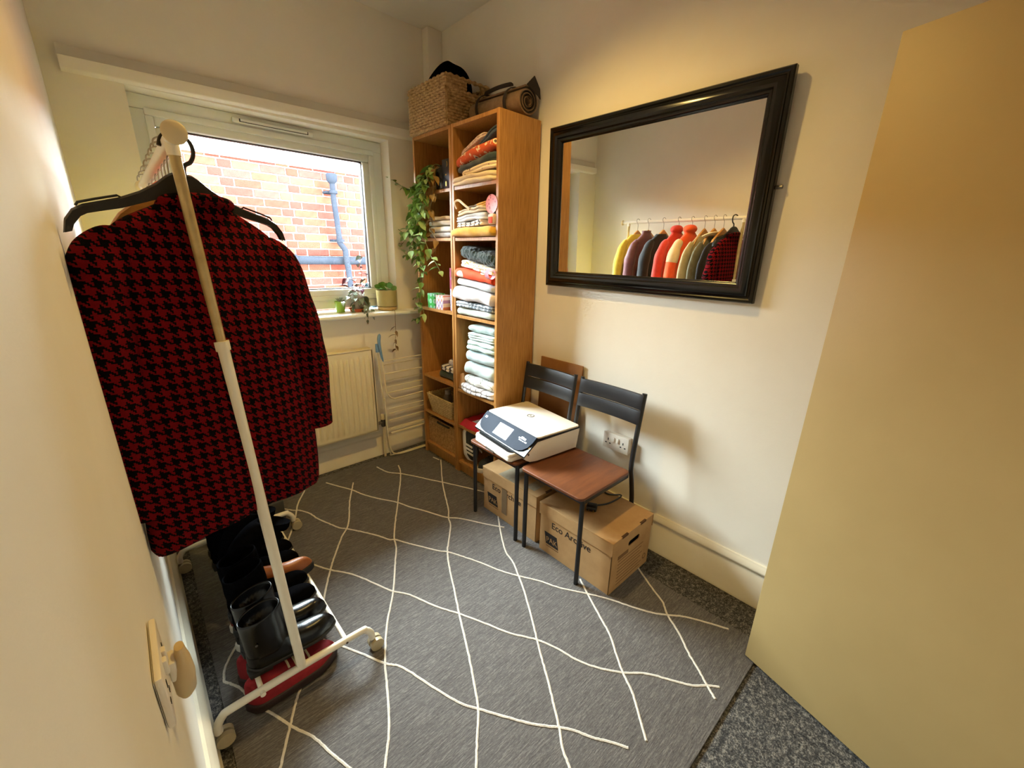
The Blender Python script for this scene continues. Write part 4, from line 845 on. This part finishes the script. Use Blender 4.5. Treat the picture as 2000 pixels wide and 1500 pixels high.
garment('cardigan', 'yellow cardigan at the window end of the clothes rack', 'cardigan', -.6, .12, .8, 1.497, .165, flat('yellow', (222, 196, 70), (204, 176, 56)), .95, seed=1, hanger='wire')
wood_hanger(-.6, 'slim hanger holding the yellow cardigan', rot=.12, half=.125)
garment('puffer_jacket', 'mauve quilted jacket with a stand-up collar on the rack', 'jacket', -.7, .12, .78, 1.497, .17, flat('mauve', (112, 62, 66), (92, 48, 54), rough=.5), .9, collar='stand', dep=.04, puff=.05, seed=2)
wood_hanger(-.7, 'slim hanger holding the mauve quilted jacket', rot=.12, half=.125)
garment('coat', 'plain black coat on a wooden hanger in the middle of the rack', 'coat', -.83, .12, .745, 1.497, .175, flat('blackcoat', (22, 24, 30), (16, 18, 22)), .86, dep=.042, seed=3)
wood_hanger(-.83, 'wooden hanger showing above the black coat', rot=.12)
garment('anorak', 'red hooded anorak with dark sleeves behind the orange fleece', 'jacket', -.955, .12, .78, 1.497, .17, flat('redanorak', (206, 58, 36), (186, 44, 26)), .9, collar='hood', dep=.036, seed=4)
wood_hanger(-.955, 'wooden hanger inside the red anorak', rot=.12)
garment('fleece', 'bright orange fleece with a cream shoulder panel on the rack', 'fleece', -1.06, .12, .8, 1.497, .175, flat('orange', (238, 88, 26), (220, 70, 14)), .9, collar='hood', dep=.042, seed=5, cap=flat('creampanel', (236, 206, 160)))
wood_hanger(-1.06, 'wooden hanger inside the orange fleece', rot=.12)
garment('shirt', 'pale khaki shirt hanging between the orange fleece and olive jacket', 'shirt', -1.155, .12, .8, 1.478, .172, flat('khaki', (186, 170, 130), (166, 150, 112)), .92, dep=.026, seed=6)
wood_hanger(-1.155, 'wooden hanger above the khaki shirt', rot=.12)
def cream_collar(root, rm):
    b = MB().tube(smooth_path([rm @ Vector(p) for p in ((-.06, .02, 1.465), (-.05, -.02, 1.482), (0, -.03, 1.486), (.05, -.02, 1.482), (.065, .02, 1.465))], 5), .022, 8, flat=.45); b.build('collar', flat('creamcollar', (238, 220, 170)), root)
garment('jacket', 'olive grey jacket with a cream collar next to the houndstooth coat', 'jacket', -1.225, .14, .78, 1.475, .172, flat('olive', (112, 108, 86), (94, 90, 70)), .9, dep=.024, seed=7, parts=(cream_collar,))
wood_hanger(-1.225, 'wooden hanger above the olive grey jacket', rot=.14)
garment('blazer', 'dark navy blazer squeezed behind the houndstooth jacket', 'jacket', -1.29, .2, .745, 1.47, .175, flat('navy', (26, 24, 34), (18, 16, 26)), .88, dep=.022, seed=8)
wood_hanger(-1.29, 'wooden hanger above the dark navy blazer', rot=.2)

# the houndstooth jacket at the near end, back towards the camera
JM = Matrix.Translation((-1.551, -1.362, 0)) @ Matrix.Rotation(.235, 4, 'Z')
jk = empty('houndstooth_jacket', (-1.551, -1.362, .69), 'red and black houndstooth wool jacket hanging at the near end of the rack', 'jacket', 'garments on the clothes rack')
jk.rotation_euler = (0, 0, 0)
def body_ring(z_, w0, w1, d, k_=0, n=48, foldamp=0):
    out = []
    for k in range(n):
        q = 2*PI*k/n; c, s_ = math.cos(q), math.sin(q); x = lerp(-w0, w1, .5+.5*math.copysign(abs(c)**.75, c))
        yy = d*math.copysign(abs(s_)**.85, s_); yy += foldamp*(math.sin(x*38+1)+.5*math.sin(x*71+z_*6))*abs(s_)
        out.append(Vector((x, yy, z_+(.028*(1-(x/.2)**2) if z_ < .7 else 0))))
    return out
#          z     left  right depth folds
prof_j = [(.68, .226, .186, .062, .006), (.688, .229, .192, .064, .007), (.78, .226, .2, .066, .007), (.90, .208, .2, .064, .005), (1.05, .19, .192, .060, .004), (1.18, .182, .184, .056, .003), (1.28, .184, .182, .052, .002), (1.35, .186, .176, .046, .001), (1.395, .178, .162, .038, 0), (1.425, .150, .130, .032, 0), (1.448, .108, .09, .030, 0), (1.466, .07, .062, .032, 0), (1.476, .058, .054, .034, 0)]
rings = [body_ring(z_, a, b_, d, foldamp=fa) for z_, a, b_, d, fa in prof_j]
rings.append([Vector((p.x*.8, p.y*.7, p.z-.03)) for p in rings[-1]])
def jbuild(b, name, mat, **k):
    o = b.build(name, mat, **k); o.parent = jk; o.matrix_parent_inverse = Matrix.Translation((-jk.location)) @ JM; return o
jbuild(MB().loft(rings), 'body', HT, subsurf=1, angle=180)
for sgn, pts, r0 in ((-1, [(-.138, -.004, 1.396), (-.175, -.006, 1.362), (-.198, -.006, 1.28), (-.206, -.004, 1.15), (-.207, -.002, 1.0), (-.203, 0, .79)], .05), (1, [(.12, -.004, 1.39), (.156, -.008, 1.35), (.182, -.01, 1.26), (.204, -.008, 1.15), (.214, -.004, 1.03), (.208, 0, .872)], .05)):
    pp = smooth_path(pts, 6); n = len(pp); rr = [lerp(r0, .05, k/(n-1))*(.5+.5*min(1, k/6))*(1+.03*math.sin(k*.9)) for k in range(n)]
    b = MB().tube(pp, rr, 20, up=(0, 1, 0), caps=False, flat=.82)
    jbuild(b, 'sleeve', HT, subsurf=1, angle=180)
    e = pp[-1]; jbuild(MB().tube([e+Vector((0, 0, .012)), e+Vector((0, 0, .014))], .047, 20, up=(0, 1, 0), flat=.82), 'sleeve_mouth_shade', M('sleeve_shade_black', (12, 10, 12), None, 20, .6))  # black disc paints the shade inside the sleeve opening
jbuild(MB().tube(smooth_path([(-.06, .015, 1.462), (-.055, -.026, 1.474), (0, -.038, 1.48), (.052, -.026, 1.474), (.056, .015, 1.462)], 5), .014, 8, flat=.8), 'collar', HT)
# black plastic hanger
bh = empty('coat_hanger', (-1.56, -1.362, 1.42), 'black plastic hanger with notched arms holding the houndstooth jacket', 'hanger')
HB = M('hanger_black', (20, 20, 22), (14, 14, 16), 20, .38)
half = [(.0, 1.530), (.018, 1.529), (.03, 1.522), (.05, 1.505), (.08, 1.486), (.115, 1.470), (.15, 1.459), (.17, 1.453), (.187, 1.443), (.2, 1.425), (.205, 1.404), (.195, 1.403), (.188, 1.417), (.175, 1.432), (.15, 1.441), (.115, 1.450), (.08, 1.463), (.05, 1.474), (.0, 1.482)]
poly = half+[(-x, z_) for x, z_ in reversed(half[1:-1])]
JH = Matrix.Translation((-1.568, -1.366, 0)) @ Matrix.Rotation(.235, 4, 'Z')
def hbuild(b, name, mat, **k):
    o = b.build(name, mat, **k); o.parent = bh; o.matrix_parent_inverse = Matrix.Translation(-bh.location) @ JH; return o
b = MB(); n = len(half)
for sx in (1, -1):
    m_ = n//2
    top_, bot_ = half[:11], [half[-1]]+half[::-1][1:9]
    L1 = [Vector((sx*x, 0, z_)) for x, z_ in half[:11]]; 
    rings = []
    lows = [(0, 1.482), (.018, 1.481), (.03, 1.478), (.05, 1.474), (.08, 1.463), (.115, 1.450), (.15, 1.441), (.168, 1.436), (.178, 1.430), (.190, 1.415), (.195, 1.403)]
    for (xa, za), (xb_, zb_) in zip(half[:11], lows): rings.append([Vector((sx*xa, -.007, za-.004)), Vector((sx*xa, 0, za)), Vector((sx*xa, .007, za-.004)), Vector((sx*xb_, .007, zb_)), Vector((sx*xb_, -.007, zb_))])
    b.loft(rings)
hbuild(b, 'shoulder_bar', HB, angle=50)
for sx in (1, -1): hbuild(MB().tube([(sx*.112, 0, 1.4705), (sx*.116, 0, 1.4735), (sx*.15, 0, 1.4635), (sx*.176, 0, 1.455), (sx*.18, 0, 1.449)], .0022, 6), 'strap_notch', HB)
hk = [(.005, 0, 1.52), (.008, 0, 1.545), (.022, 0, 1.556), (.03, 0, 1.575), (.026, 0, 1.596), (.008, 0, 1.6055), (-.012, 0, 1.604), (-.024, 0, 1.594), (-.03, 0, 1.578)]
hbuild(MB().tube(smooth_path(hk, 6), .0042, 10), 'hook', HB)

# ------------------------------------------------------------------ plants
def leaf_mesh(name, mat, L=.04, wd=.014, fold=.25, curl=.25, tip=1.0, round_=False):
    n = 7; vs = []; fs = []
    for i in range(n+1):
        f = i/n; w_ = wd*(math.sin(PI*min(1, f**(.75 if not round_ else .9)))**(1.0 if not round_ else .6)); x = L*f; z_ = -curl*L*f*f
        vs += [(x, -w_, z_+fold*w_), (x, 0, z_), (x, w_, z_+fold*w_)]
    for i in range(n): a = i*3; fs += [(a, a+3, a+4, a+1), (a+1, a+4, a+5, a+2)]
    # give the blade thickness
    k = len(vs); vs += [(x, y, z_-.0006) for x, y, z_ in vs]; fs += [tuple(reversed([i+k for i in f])) for f in fs]
    o = MB().add(vs, fs).build(name, mat, angle=180); me = o.data; bpy.data.objects.remove(o); return me
def leafmat(name, c, c2, scale=18): 
    t = NT(name); t.col(t.ramp(t.noise(scale), [(.3, lin(c2)), (.7, lin(c))])); t.set(Roughness=.4); t.b.inputs['Transmission Weight'].default_value = 0; t.b.inputs['Subsurface Weight'].default_value = .0
    MATS[name] = t.m; return t.m
GREEN = leafmat('leaf_green', (122, 152, 64), (72, 104, 38)); PALE = leafmat('leaf_pale', (176, 198, 132), (126, 156, 84)); DRY = leafmat('leaf_dry', (176, 140, 72), (128, 96, 48)); STEM = M('stem_green', (128, 132, 72), (104, 104, 58), 30, .6)
def grow(root, path, leafs, every, scale=1.0, r=.0018, stem=STEM, down=.5, seed=0, start=.05):
    pp = smooth_path(path, 6); MB().tube(pp, r, 6).build('stem', stem, root)
    rnd = random.Random(seed); acc = 0; i = 0; tot = sum((pp[k+1]-pp[k]).length for k in range(len(pp)-1)); run = 0
    for k in range(len(pp)-1):
        d = pp[k+1]-pp[k]; acc += d.length; run += d.length
        if acc > every and run > start*tot:
            acc = 0; i += 1; sd = 1 if i % 2 else -1; T = d.normalized(); side = Vector((rnd.uniform(-.7, .1), sd*rnd.uniform(.6, 1), rnd.uniform(-down, .35)))
            X = (T*.35+side).normalized(); sc = scale*rnd.uniform(.75, 1.25); m_ = frame(pp[k], X, Vector((rnd.uniform(-.5, .5), rnd.uniform(-.4, .4), 1)).cross(X)); put(rnd.choice(leafs), 'leaf', m_ @ Matrix.Diagonal((sc, sc, sc, 1)), root)
# trailing plant on the window-side bookcase
tp = empty('trailing_plant', (-.24, -.42, 1.7205), 'long trailing green plant in a glossy dark pot spilling down the bookcase', 'plant')
pc = at(857, 358, 'x', -.235); pc.z = 1.7205
MB().lathe([(.03, 0), (.046, .006), (.054, .05), (.05, .10), (.04, .118), (.043, .126), (.038, .126), (.036, .112), (0, .108)], (-.235, -.40, 1.7205), 28).build('pot', M('glossy_dark_pot', (18, 20, 24), (12, 14, 18), 10, .08, coat=1), tp)
MB().lathe([(0, .106), (.036, .11)], (-.235, -.40, 1.7205), 20).build('soil', M('soil', (46, 34, 24), None, 60, .95, .6), tp)
lv1 = [leaf_mesh('leaf', GREEN, .042, .011), leaf_mesh('leaf', GREEN, .036, .012, .3, .5), leaf_mesh('leaf', PALE, .034, .011, .2, .3), leaf_mesh('leaf', PALE, .04, .009, .3, .1)]; lvd = [leaf_mesh('leaf', DRY, .04, .01, .3, .5)]
top_ = Vector((-.245, -.40, 1.835))
ST = [[(828,345),(822,372),(815,400),(812,430),(815,460),(822,490),(825,520),(820,548)], [(824,350),(810,388),(806,420),(810,450),(805,480),(800,505)], [(838,340),(828,370),(832,405),(822,440),(820,470)], [(832,345),(818,380),(820,420),(826,455),(822,500),(828,525)], [(826,350),(806,368),(790,366),(772,356),(752,347)], [(836,345),(820,395),(814,435),(830,470),(842,500),(852,515),(862,535)], [(826,352),(808,400),(800,440),(790,470),(780,482)], [(830,348),(818,410),(806,455),(798,498),(786,488)], [(833,350),(826,400),(818,460),(812,500),(828,530),(820,562),(812,588),(820,604)], [(835,352),(826,420),(822,480),(826,540),(820,585),(828,612),(815,622),(806,623)], [(829,350),(812,395),(803,432),(792,455),(778,448)]]
for i, pth in enumerate(ST):
    x0 = -.315-.012*(i % 3); grow(tp, [top_, top_+Vector((-.03, .03, .02))]+[at(u, v_, 'x', x0) for u, v_ in pth], lv1, .021 if i < 8 else .028, 1.5, .002, seed=i, start=.12)
for i, pth in enumerate([[(850,330),(845,380),(840,410),(845,440)], [(846,335),(838,390),(848,430)], [(842,400),(838,440),(852,470),(850,495)]]):
    grow(tp, [top_]+[at(u, v_, 'x', -.31) for u, v_ in pth], lvd, .035, 1.5, .002, M('stem_dry', (140, 112, 66), None, 30, .7), seed=40+i, start=.2)

# window-sill plants
SZ = 1.0125
gp_ = at(664, 606, 'z', SZ); gp_ = Vector((gp_.x, min(.04, max(-.05, gp_.y)), SZ)); 
def pot(root, c, r0, r1, h, mat, soil=True, n=28):
    MB().lathe([(0, 0), (r0, 0), (r0, .003), (r1, h), (r1-.003, h), (r0-.004, .006), (0, .006)], c, n).build('pot', mat, root)
    if soil: MB().lathe([(0, h-.008), (lerp(r0, r1, .85)-.003, h-.01)], c, n).build('soil', M('soil', (46, 34, 24)), root)
def back(p, r): d = Vector((p.x-CAM.x, p.y-CAM.y, 0)).normalized(); return p+d*r
p1 = back(at(666, 611, 'z', SZ), .026); o = empty('potted_succulent', tuple(p1), 'tiny lime green pot with a small grey succulent on the sill', 'plant'); c = tuple(p1)
pot(o, c, .025, .032, .068, M('lime_pot', (150, 190, 60), (138, 178, 52), 10, .4))
sl = [leaf_mesh('leaf', leafmat('succulent', (176, 184, 172), (132, 142, 132)), .036, .007, .5, -.2)]
for k in range(16):
    q = 2.4*k; e = .35+.5*((k*7) % 5)/5; put(sl[0], 'leaf', frame(p1+Vector((0, 0, .06)), (math.cos(q)*e, math.sin(q)*e, .45), (-math.sin(q), math.cos(q), 0)), o)
p2 = back(at(700, 610, 'z', SZ), .05); o = empty('tradescantia', tuple(p2), 'purple and silver leaved trailing plant in a clear jar on a terracotta saucer', 'plant'); c = tuple(p2)
MB().lathe([(0, .001), (.044, .001), (.058, .02), (.054, .021), (.042, .006), (0, .006)], c, 30).build('saucer', M('terracotta', (206, 96, 48), (186, 80, 38), 20, .7), o)
t = NT('clear_jar'); t.col((.96, .98, .97)); t.set(Roughness=.02, IOR=1.2, Alpha=.28); JAR = t.m
MB().lathe([(0, .008), (.036, .008), (.042, .02), (.042, .125), (.04, .125), (.04, .022), (.034, .011), (0, .011)], (c[0]+.005, c[1], c[2]), 28).build('jar', JAR, o); MB().lathe([(0, .012), (.034, .014), (.038, .1), (0, .104)], (c[0]+.005, c[1], c[2]), 24).build('soil', M('jar_soil', (110, 100, 82), (84, 74, 58), 60, .9), o)
PUR = leafmat('leaf_purple', (132, 60, 92), (90, 36, 66)); SIL = leafmat('leaf_silver', (160, 172, 156), (96, 118, 92)); DKG = leafmat('leaf_dark', (62, 76, 50), (44, 54, 38))
lp = [leaf_mesh('leaf', PUR, .036, .0095, .35, .3), leaf_mesh('leaf', PUR, .03, .009, .3, .5), leaf_mesh('leaf', SIL, .036, .01, .3, .4)]; ls = [leaf_mesh('leaf', SIL, .036, .01, .3, .5), leaf_mesh('leaf', DKG, .034, .01, .3, .5), lp[2]]
yj = p2.y
for i, (pth, lf) in enumerate([([(704,575),(706,545),(703,515),(707,500)], lp), ([(702,575),(696,555),(685,545),(674,546)], lp), ([(706,575),(712,560),(716,545),(715,535)], lp), ([(700,576),(690,568),(682,562),(676,558)], lp), ([(700,578),(688,575),(676,585),(668,590)], ls), ([(708,578),(716,582),(722,595),(726,606)], ls), ([(702,578),(694,588),(690,600),(696,606)], ls), ([(707,578),(712,592),(716,604),(722,610)], ls), ([(703,578),(703,592),(706,604),(710,612)], ls)]):
    grow(o, [Vector((c[0]+.005, yj, SZ+.11))]+[at(u, v_, 'y', yj-.03-.01*(i % 4)) for u, v_ in pth[1:]], lf, .018, 1.5, .0018, M('stem_pink', (150, 110, 90), None, 30, .6), seed=60+i, start=.15)
grow(o, [Vector((c[0]+.02, yj-.03, SZ+.03)), at(716, 606, 'y', -.1), at(719, 618, 'y', -.104), at(717, 630, 'y', -.104)], ls, .016, 1.0, .0015, seed=75)
p3 = back(at(757, 607, 'z', SZ), .058); o = empty('pilea_plant', tuple(p3), 'round-leaved green plant in a sage ceramic pot with saucer on the sill', 'plant'); c = tuple(p3)
MB().lathe([(0, 0), (.056, 0), (.061, .004), (.063, .022), (0, .022)], c, 32).build('pot_saucer', M('sage_saucer', (196, 164, 104), (184, 150, 92), 20, .4), o)
MB().lathe([(0, .0225), (.055, .0225), (.064, .028), (.065, .128), (.061, .128), (.059, .034), (0, .03)], c, 36).build('pot', M('sage_pot', (178, 164, 106), (166, 152, 96), 12, .35), o); MB().lathe([(0, .114), (.06, .115)], c, 24).build('soil', M('soil', (46, 34, 24)), o)
rl = leaf_mesh('leaf', leafmat('pilea', (86, 132, 44), (58, 102, 30)), .04, .0185, .08, .2, round_=True)
for k, (a_, e, hh) in enumerate([(.2, .04, .03), (1.0, .035, .04), (1.9, .03, .028), (2.7, .045, .034), (3.4, .03, .045), (4.1, .042, .03), (4.8, .032, .04), (5.5, .045, .022), (6.0, .02, .05), (2.2, .015, .05)]):
    base = p3+Vector((0, 0, .116)); tip = base+Vector((math.cos(a_)*e*1.0, math.sin(a_)*e*1.0, hh*.9)); MB().tube(smooth_path([base, base.lerp(tip, .5)+Vector((0, 0, .006)), tip], 4), .0011, 6).build('stem', STEM, o); X_ = Vector((math.cos(a_)*.8, math.sin(a_)*.35, .35+.25*math.sin(k*2.1))); put(rl, 'leaf', frame(tip-X_.normalized()*.012, X_, Vector((-.25, -.8, .65)).cross(X_)), o)
p4 = back(at(729, 603, 'z', SZ), .09); o = empty('watering_jug', tuple(p4), 'pale blue ceramic jug with a wide curling lip behind the sage pot', 'jug'); c = tuple(p4)
BLU = M('pale_blue_glaze', (112, 152, 172), (92, 132, 156), 14, .3)
MB().lathe([(0, 0), (.032, 0), (.036, .012), (.034, .07), (.026, .105), (.03, .122), (.027, .121), (.022, .104), (.03, .07), (.0, .02)], c, 26).build('body', BLU, o)
b = MB().lathe([(.016, 0), (.03, .012), (.04, .032), (.044, .038), (.042, .039), (.028, .018), (.014, .006)], (0, 0, 0), 26); xf(b, Matrix.Translation(Vector(c)+Vector((-.012, -.02, .115))) @ Matrix.Rotation(.95, 4, 'X') @ Matrix.Rotation(-.35, 4, 'Y')); b.build('spout_lip', BLU, o)
v5 = back(at(777, 604, 'z', SZ), .115); o = empty('glass_vase', tuple(v5), 'clear glass cylinder behind the round-leaved plant', 'vase')
MB().lathe([(0, 0), (.042, 0), (.043, .004), (.043, .15), (.041, .15), (.041, .006), (0, .006)], tuple(v5), 28).build('glass_wall', JAR, o)
# hanging dried sprig over the sill edge
sp_ = at(771, 606, 'y', -.1); o = empty('dried_sprig', tuple(sp_), 'brown dried trailing sprig hanging from the sill by the airer', 'plant')
grow(o, [Vector((sp_.x, -.06, SZ+.004)), Vector((sp_.x, -.1, SZ+.004)), at(772, 625, 'y', -.106), at(773, 650, 'y', -.108), at(772, 668, 'y', -.11), at(774, 686, 'y', -.11)], [leaf_mesh('leaf', leafmat('leaf_brown', (124, 92, 48), (92, 66, 34)), .045, .009, .3, .4)], .02, 1.0, .0015, M('stem_dry', (140, 112, 66)), seed=90, start=.5)

# ------------------------------------------------------------------ shoes on and under the rack
LEA = M('black_leather', (9, 9, 10), (6, 6, 7), 30, .26, .15, 200); LEA.node_tree.nodes['Principled BSDF'].inputs['Specular IOR Level'].default_value = .35; SUE = dull(M('black_suede', (14, 14, 16), (8, 8, 9), 60, .9, .4)); TAN = M('tan_leather', (168, 100, 52), (146, 82, 40), 20, .4); RUBB = M('black_sole', (14, 13, 13), None, 20, .6)
def boot(label, y, zb, xh, up_mat, L=.265, wd=.088, shaft=.13, lean=.0, yaw=0, laces=None, shiny=None, flop=0, name='ankle_boot', grp='boots on the rack', studs=False):
    """toe towards +x; heel at xh; zb the surface it rests on"""
    o = empty(name, (xh+L/2, y, zb), label, 'boot', grp); m_ = Matrix.Translation((xh, y, zb)) @ Matrix.Rotation(yaw, 4, 'Z')
    xf(MB().prism(sole_poly(L, wd, grow=.002), lambda x, y_: Vector((x, y_, .012)), lambda x, y_: Vector((x, y_, .024))), m_).build('sole', RUBB, o, bevel=.003, angle=60)
    xf(MB().prism([(0, -.03), (.06, -.034), (.065, 0), (.06, .034), (0, .03), (-.004, 0)], lambda x, y_: Vector((x, y_, 0)), lambda x, y_: Vector((x, y_, .014))), m_).build('heel', RUBB, o, bevel=.002)
    xf(MB().loft(shoe_rings(L, wd, .085, .052, .04, z0=.022)), m_).build('upper', up_mat, o, subsurf=1, angle=180)
    rings = []; K = 9
    for k in range(K+1):
        f = k/K; zz = .05+shaft*f; xc_ = .066-.012*f+lean*f+flop*f*f*.9; zz -= flop*f*f*f*.55; rx_ = lerp(.062, .06, f); ry_ = lerp(.036, .042, f)
        rings.append([m_ @ Vector((xc_+rx_*math.cos(q), ry_*math.sin(q), zz+.012*f*math.cos(q)-flop*f*f*.5*math.cos(q)*.5)) for q in [2*PI*i/22 for i in range(22)]])
    c_ = lambda r_: sum(r_, Vector())/len(r_)
    top_c = c_(rings[-1]); rings.append([lerp(top_c, p, .9) for p in rings[-1]]); rings.append([lerp(top_c, p, .8)-Vector((0, 0, .05)) for p in rings[-2]])
    sh_ = MB().loft(rings); sh_.jitter(.004 if up_mat is SUE else .0015, 22, y*9); sh_.build('shaft', up_mat, o, subsurf=1, angle=180)
    if laces:
        for k in range(6):
            f = k/5; p = m_ @ Vector((lerp(.15, .115, f), 0, lerp(.085, .05+shaft*.9, f))); MB().tube(smooth_path([p+Vector((-.012, -.024, 0)), p+Vector((.004, -.008, .004)), p+Vector((.004, .008, .004)), p+Vector((-.012, .024, 0))], 3), .003, 6).build('lace', laces, o)
    if studs: b = MB().lathe([(0, 0), (.004, 0), (.003, .002), (0, .002)], (0, 0, 0), 10); xf(b, m_ @ Matrix.Translation((.03, -.037, .12)) @ Matrix.Rotation(PI/2, 4, 'X')); b.build('stud', M('steel', (120, 116, 110)), o)
    return o
ZR = .126
boot('black leather ankle boot with a shiny toe, nearest the camera on the rack', -1.345, ZR, -1.642, LEA, shaft=.155, wd=.08, studs=True)
boot('black leather ankle boot with a shiny toe, second from the camera on the rack', -1.256, ZR, -1.642, LEA, shaft=.155, wd=.08)
boot('black suede boot third along the rack', -1.163, ZR, -1.645, SUE, shaft=.19, wd=.08, flop=.0, name='suede_boot')
boot('black suede boot fourth along the rack', -1.075, ZR, -1.645, SUE, shaft=.19, wd=.078, name='suede_boot')
boot('slouching tall black boot folded over the tan shoe', -.93, ZR, -1.635, SUE, shaft=.27, wd=.08, flop=.16, name='slouch_boot')
o = empty('tan_shoe', (-1.45, -1.005, ZR), 'tan leather shoe with a black cuff peeking out between the boots', 'shoe'); trainer(o, Matrix.Translation((-1.60, -1.005, ZR)), TAN, RUBB, .26, .06)
boot('slouching tall black boot farther along the rack', -.84, ZR, -1.635, SUE, shaft=.27, wd=.08, flop=.13, name='slouch_boot')
boot('black lace-up boot at the window end of the rack', -.745, ZR, -1.645, SUE, shaft=.17, wd=.085, laces=M('black_lace', (24, 24, 26)), name='lace_up_boot')
boot('black lace-up boot second from the window end of the rack', -.65, ZR, -1.645, SUE, shaft=.17, wd=.085, laces=M('black_lace', (24, 24, 26)), name='lace_up_boot')
REDT = M('red_canvas', (152, 24, 36), (132, 16, 28), 40, .8, .3); CANB = M('black_canvas', (26, 26, 28), None, 40, .85, .3)
FL0 = .0122
o = empty('red_trainer', (-1.5, -1.34, FL0), 'red trainer with cream laces and dark sole on the rug under the rack', 'shoe', 'red trainers under the rack'); trainer(o, Matrix.Translation((-1.665, -1.365, FL0)) @ Matrix.Rotation(.08, 4, 'Z'), REDT, M('dark_sole', (44, 24, 22), None, 20, .6), .28, .098, None, M('cream_lace', (232, 216, 176), None, 20, .8))
o = empty('red_trainer', (-1.5, -1.25, FL0), 'red trainer farther back beside its pair under the rack', 'shoe', 'red trainers under the rack'); trainer(o, Matrix.Translation((-1.665, -1.258, FL0)) @ Matrix.Rotation(.08, 4, 'Z'), REDT, M('dark_sole', (44, 24, 22)), .28, .098, None, M('cream_lace', (232, 216, 176)))
hp_ = at(458, 1238, 'z', FL0)
for dy, mt, lab in ((0, CANB, 'black canvas sneaker with white sole, heel to the wall under the rack'), (.1, M('brick_red_canvas', (150, 62, 50), None, 40, .8, .3), 'brick red canvas sneaker with white sole under the rack')):
    o = empty('canvas_sneaker', (-1.5, -1.1+dy, FL0), lab, 'shoe', 'canvas sneakers under the rack'); trainer(o, Matrix.Translation((-1.645, -1.11+dy, FL0)), mt, TRW, .26, .09, None, M('cream_lace', (232, 216, 176)))
o = empty('storage_box', (-1.48, -.33, FL0), 'dark grey ribbed storage box with a pale end under the far end of the rack', 'box')
MB().box(-1.55, -.45, FL0, -1.3, -.2, .15).build('body', M('dark_grey_card', (66, 64, 60), (56, 54, 50), 16, .7), o, bevel=.004); MB().box(-1.575, -.452, FL0, -1.551, -.198, .156).build('pale_end', M('pale_card', (206, 204, 190), None, 16, .7), o, bevel=.003)
for k in range(4): MB().box(-1.535+.055*k, -.4535, .02, -1.525+.055*k, -.45, .145).build('rib', M('dark_grey_card', (66, 64, 60)), o)
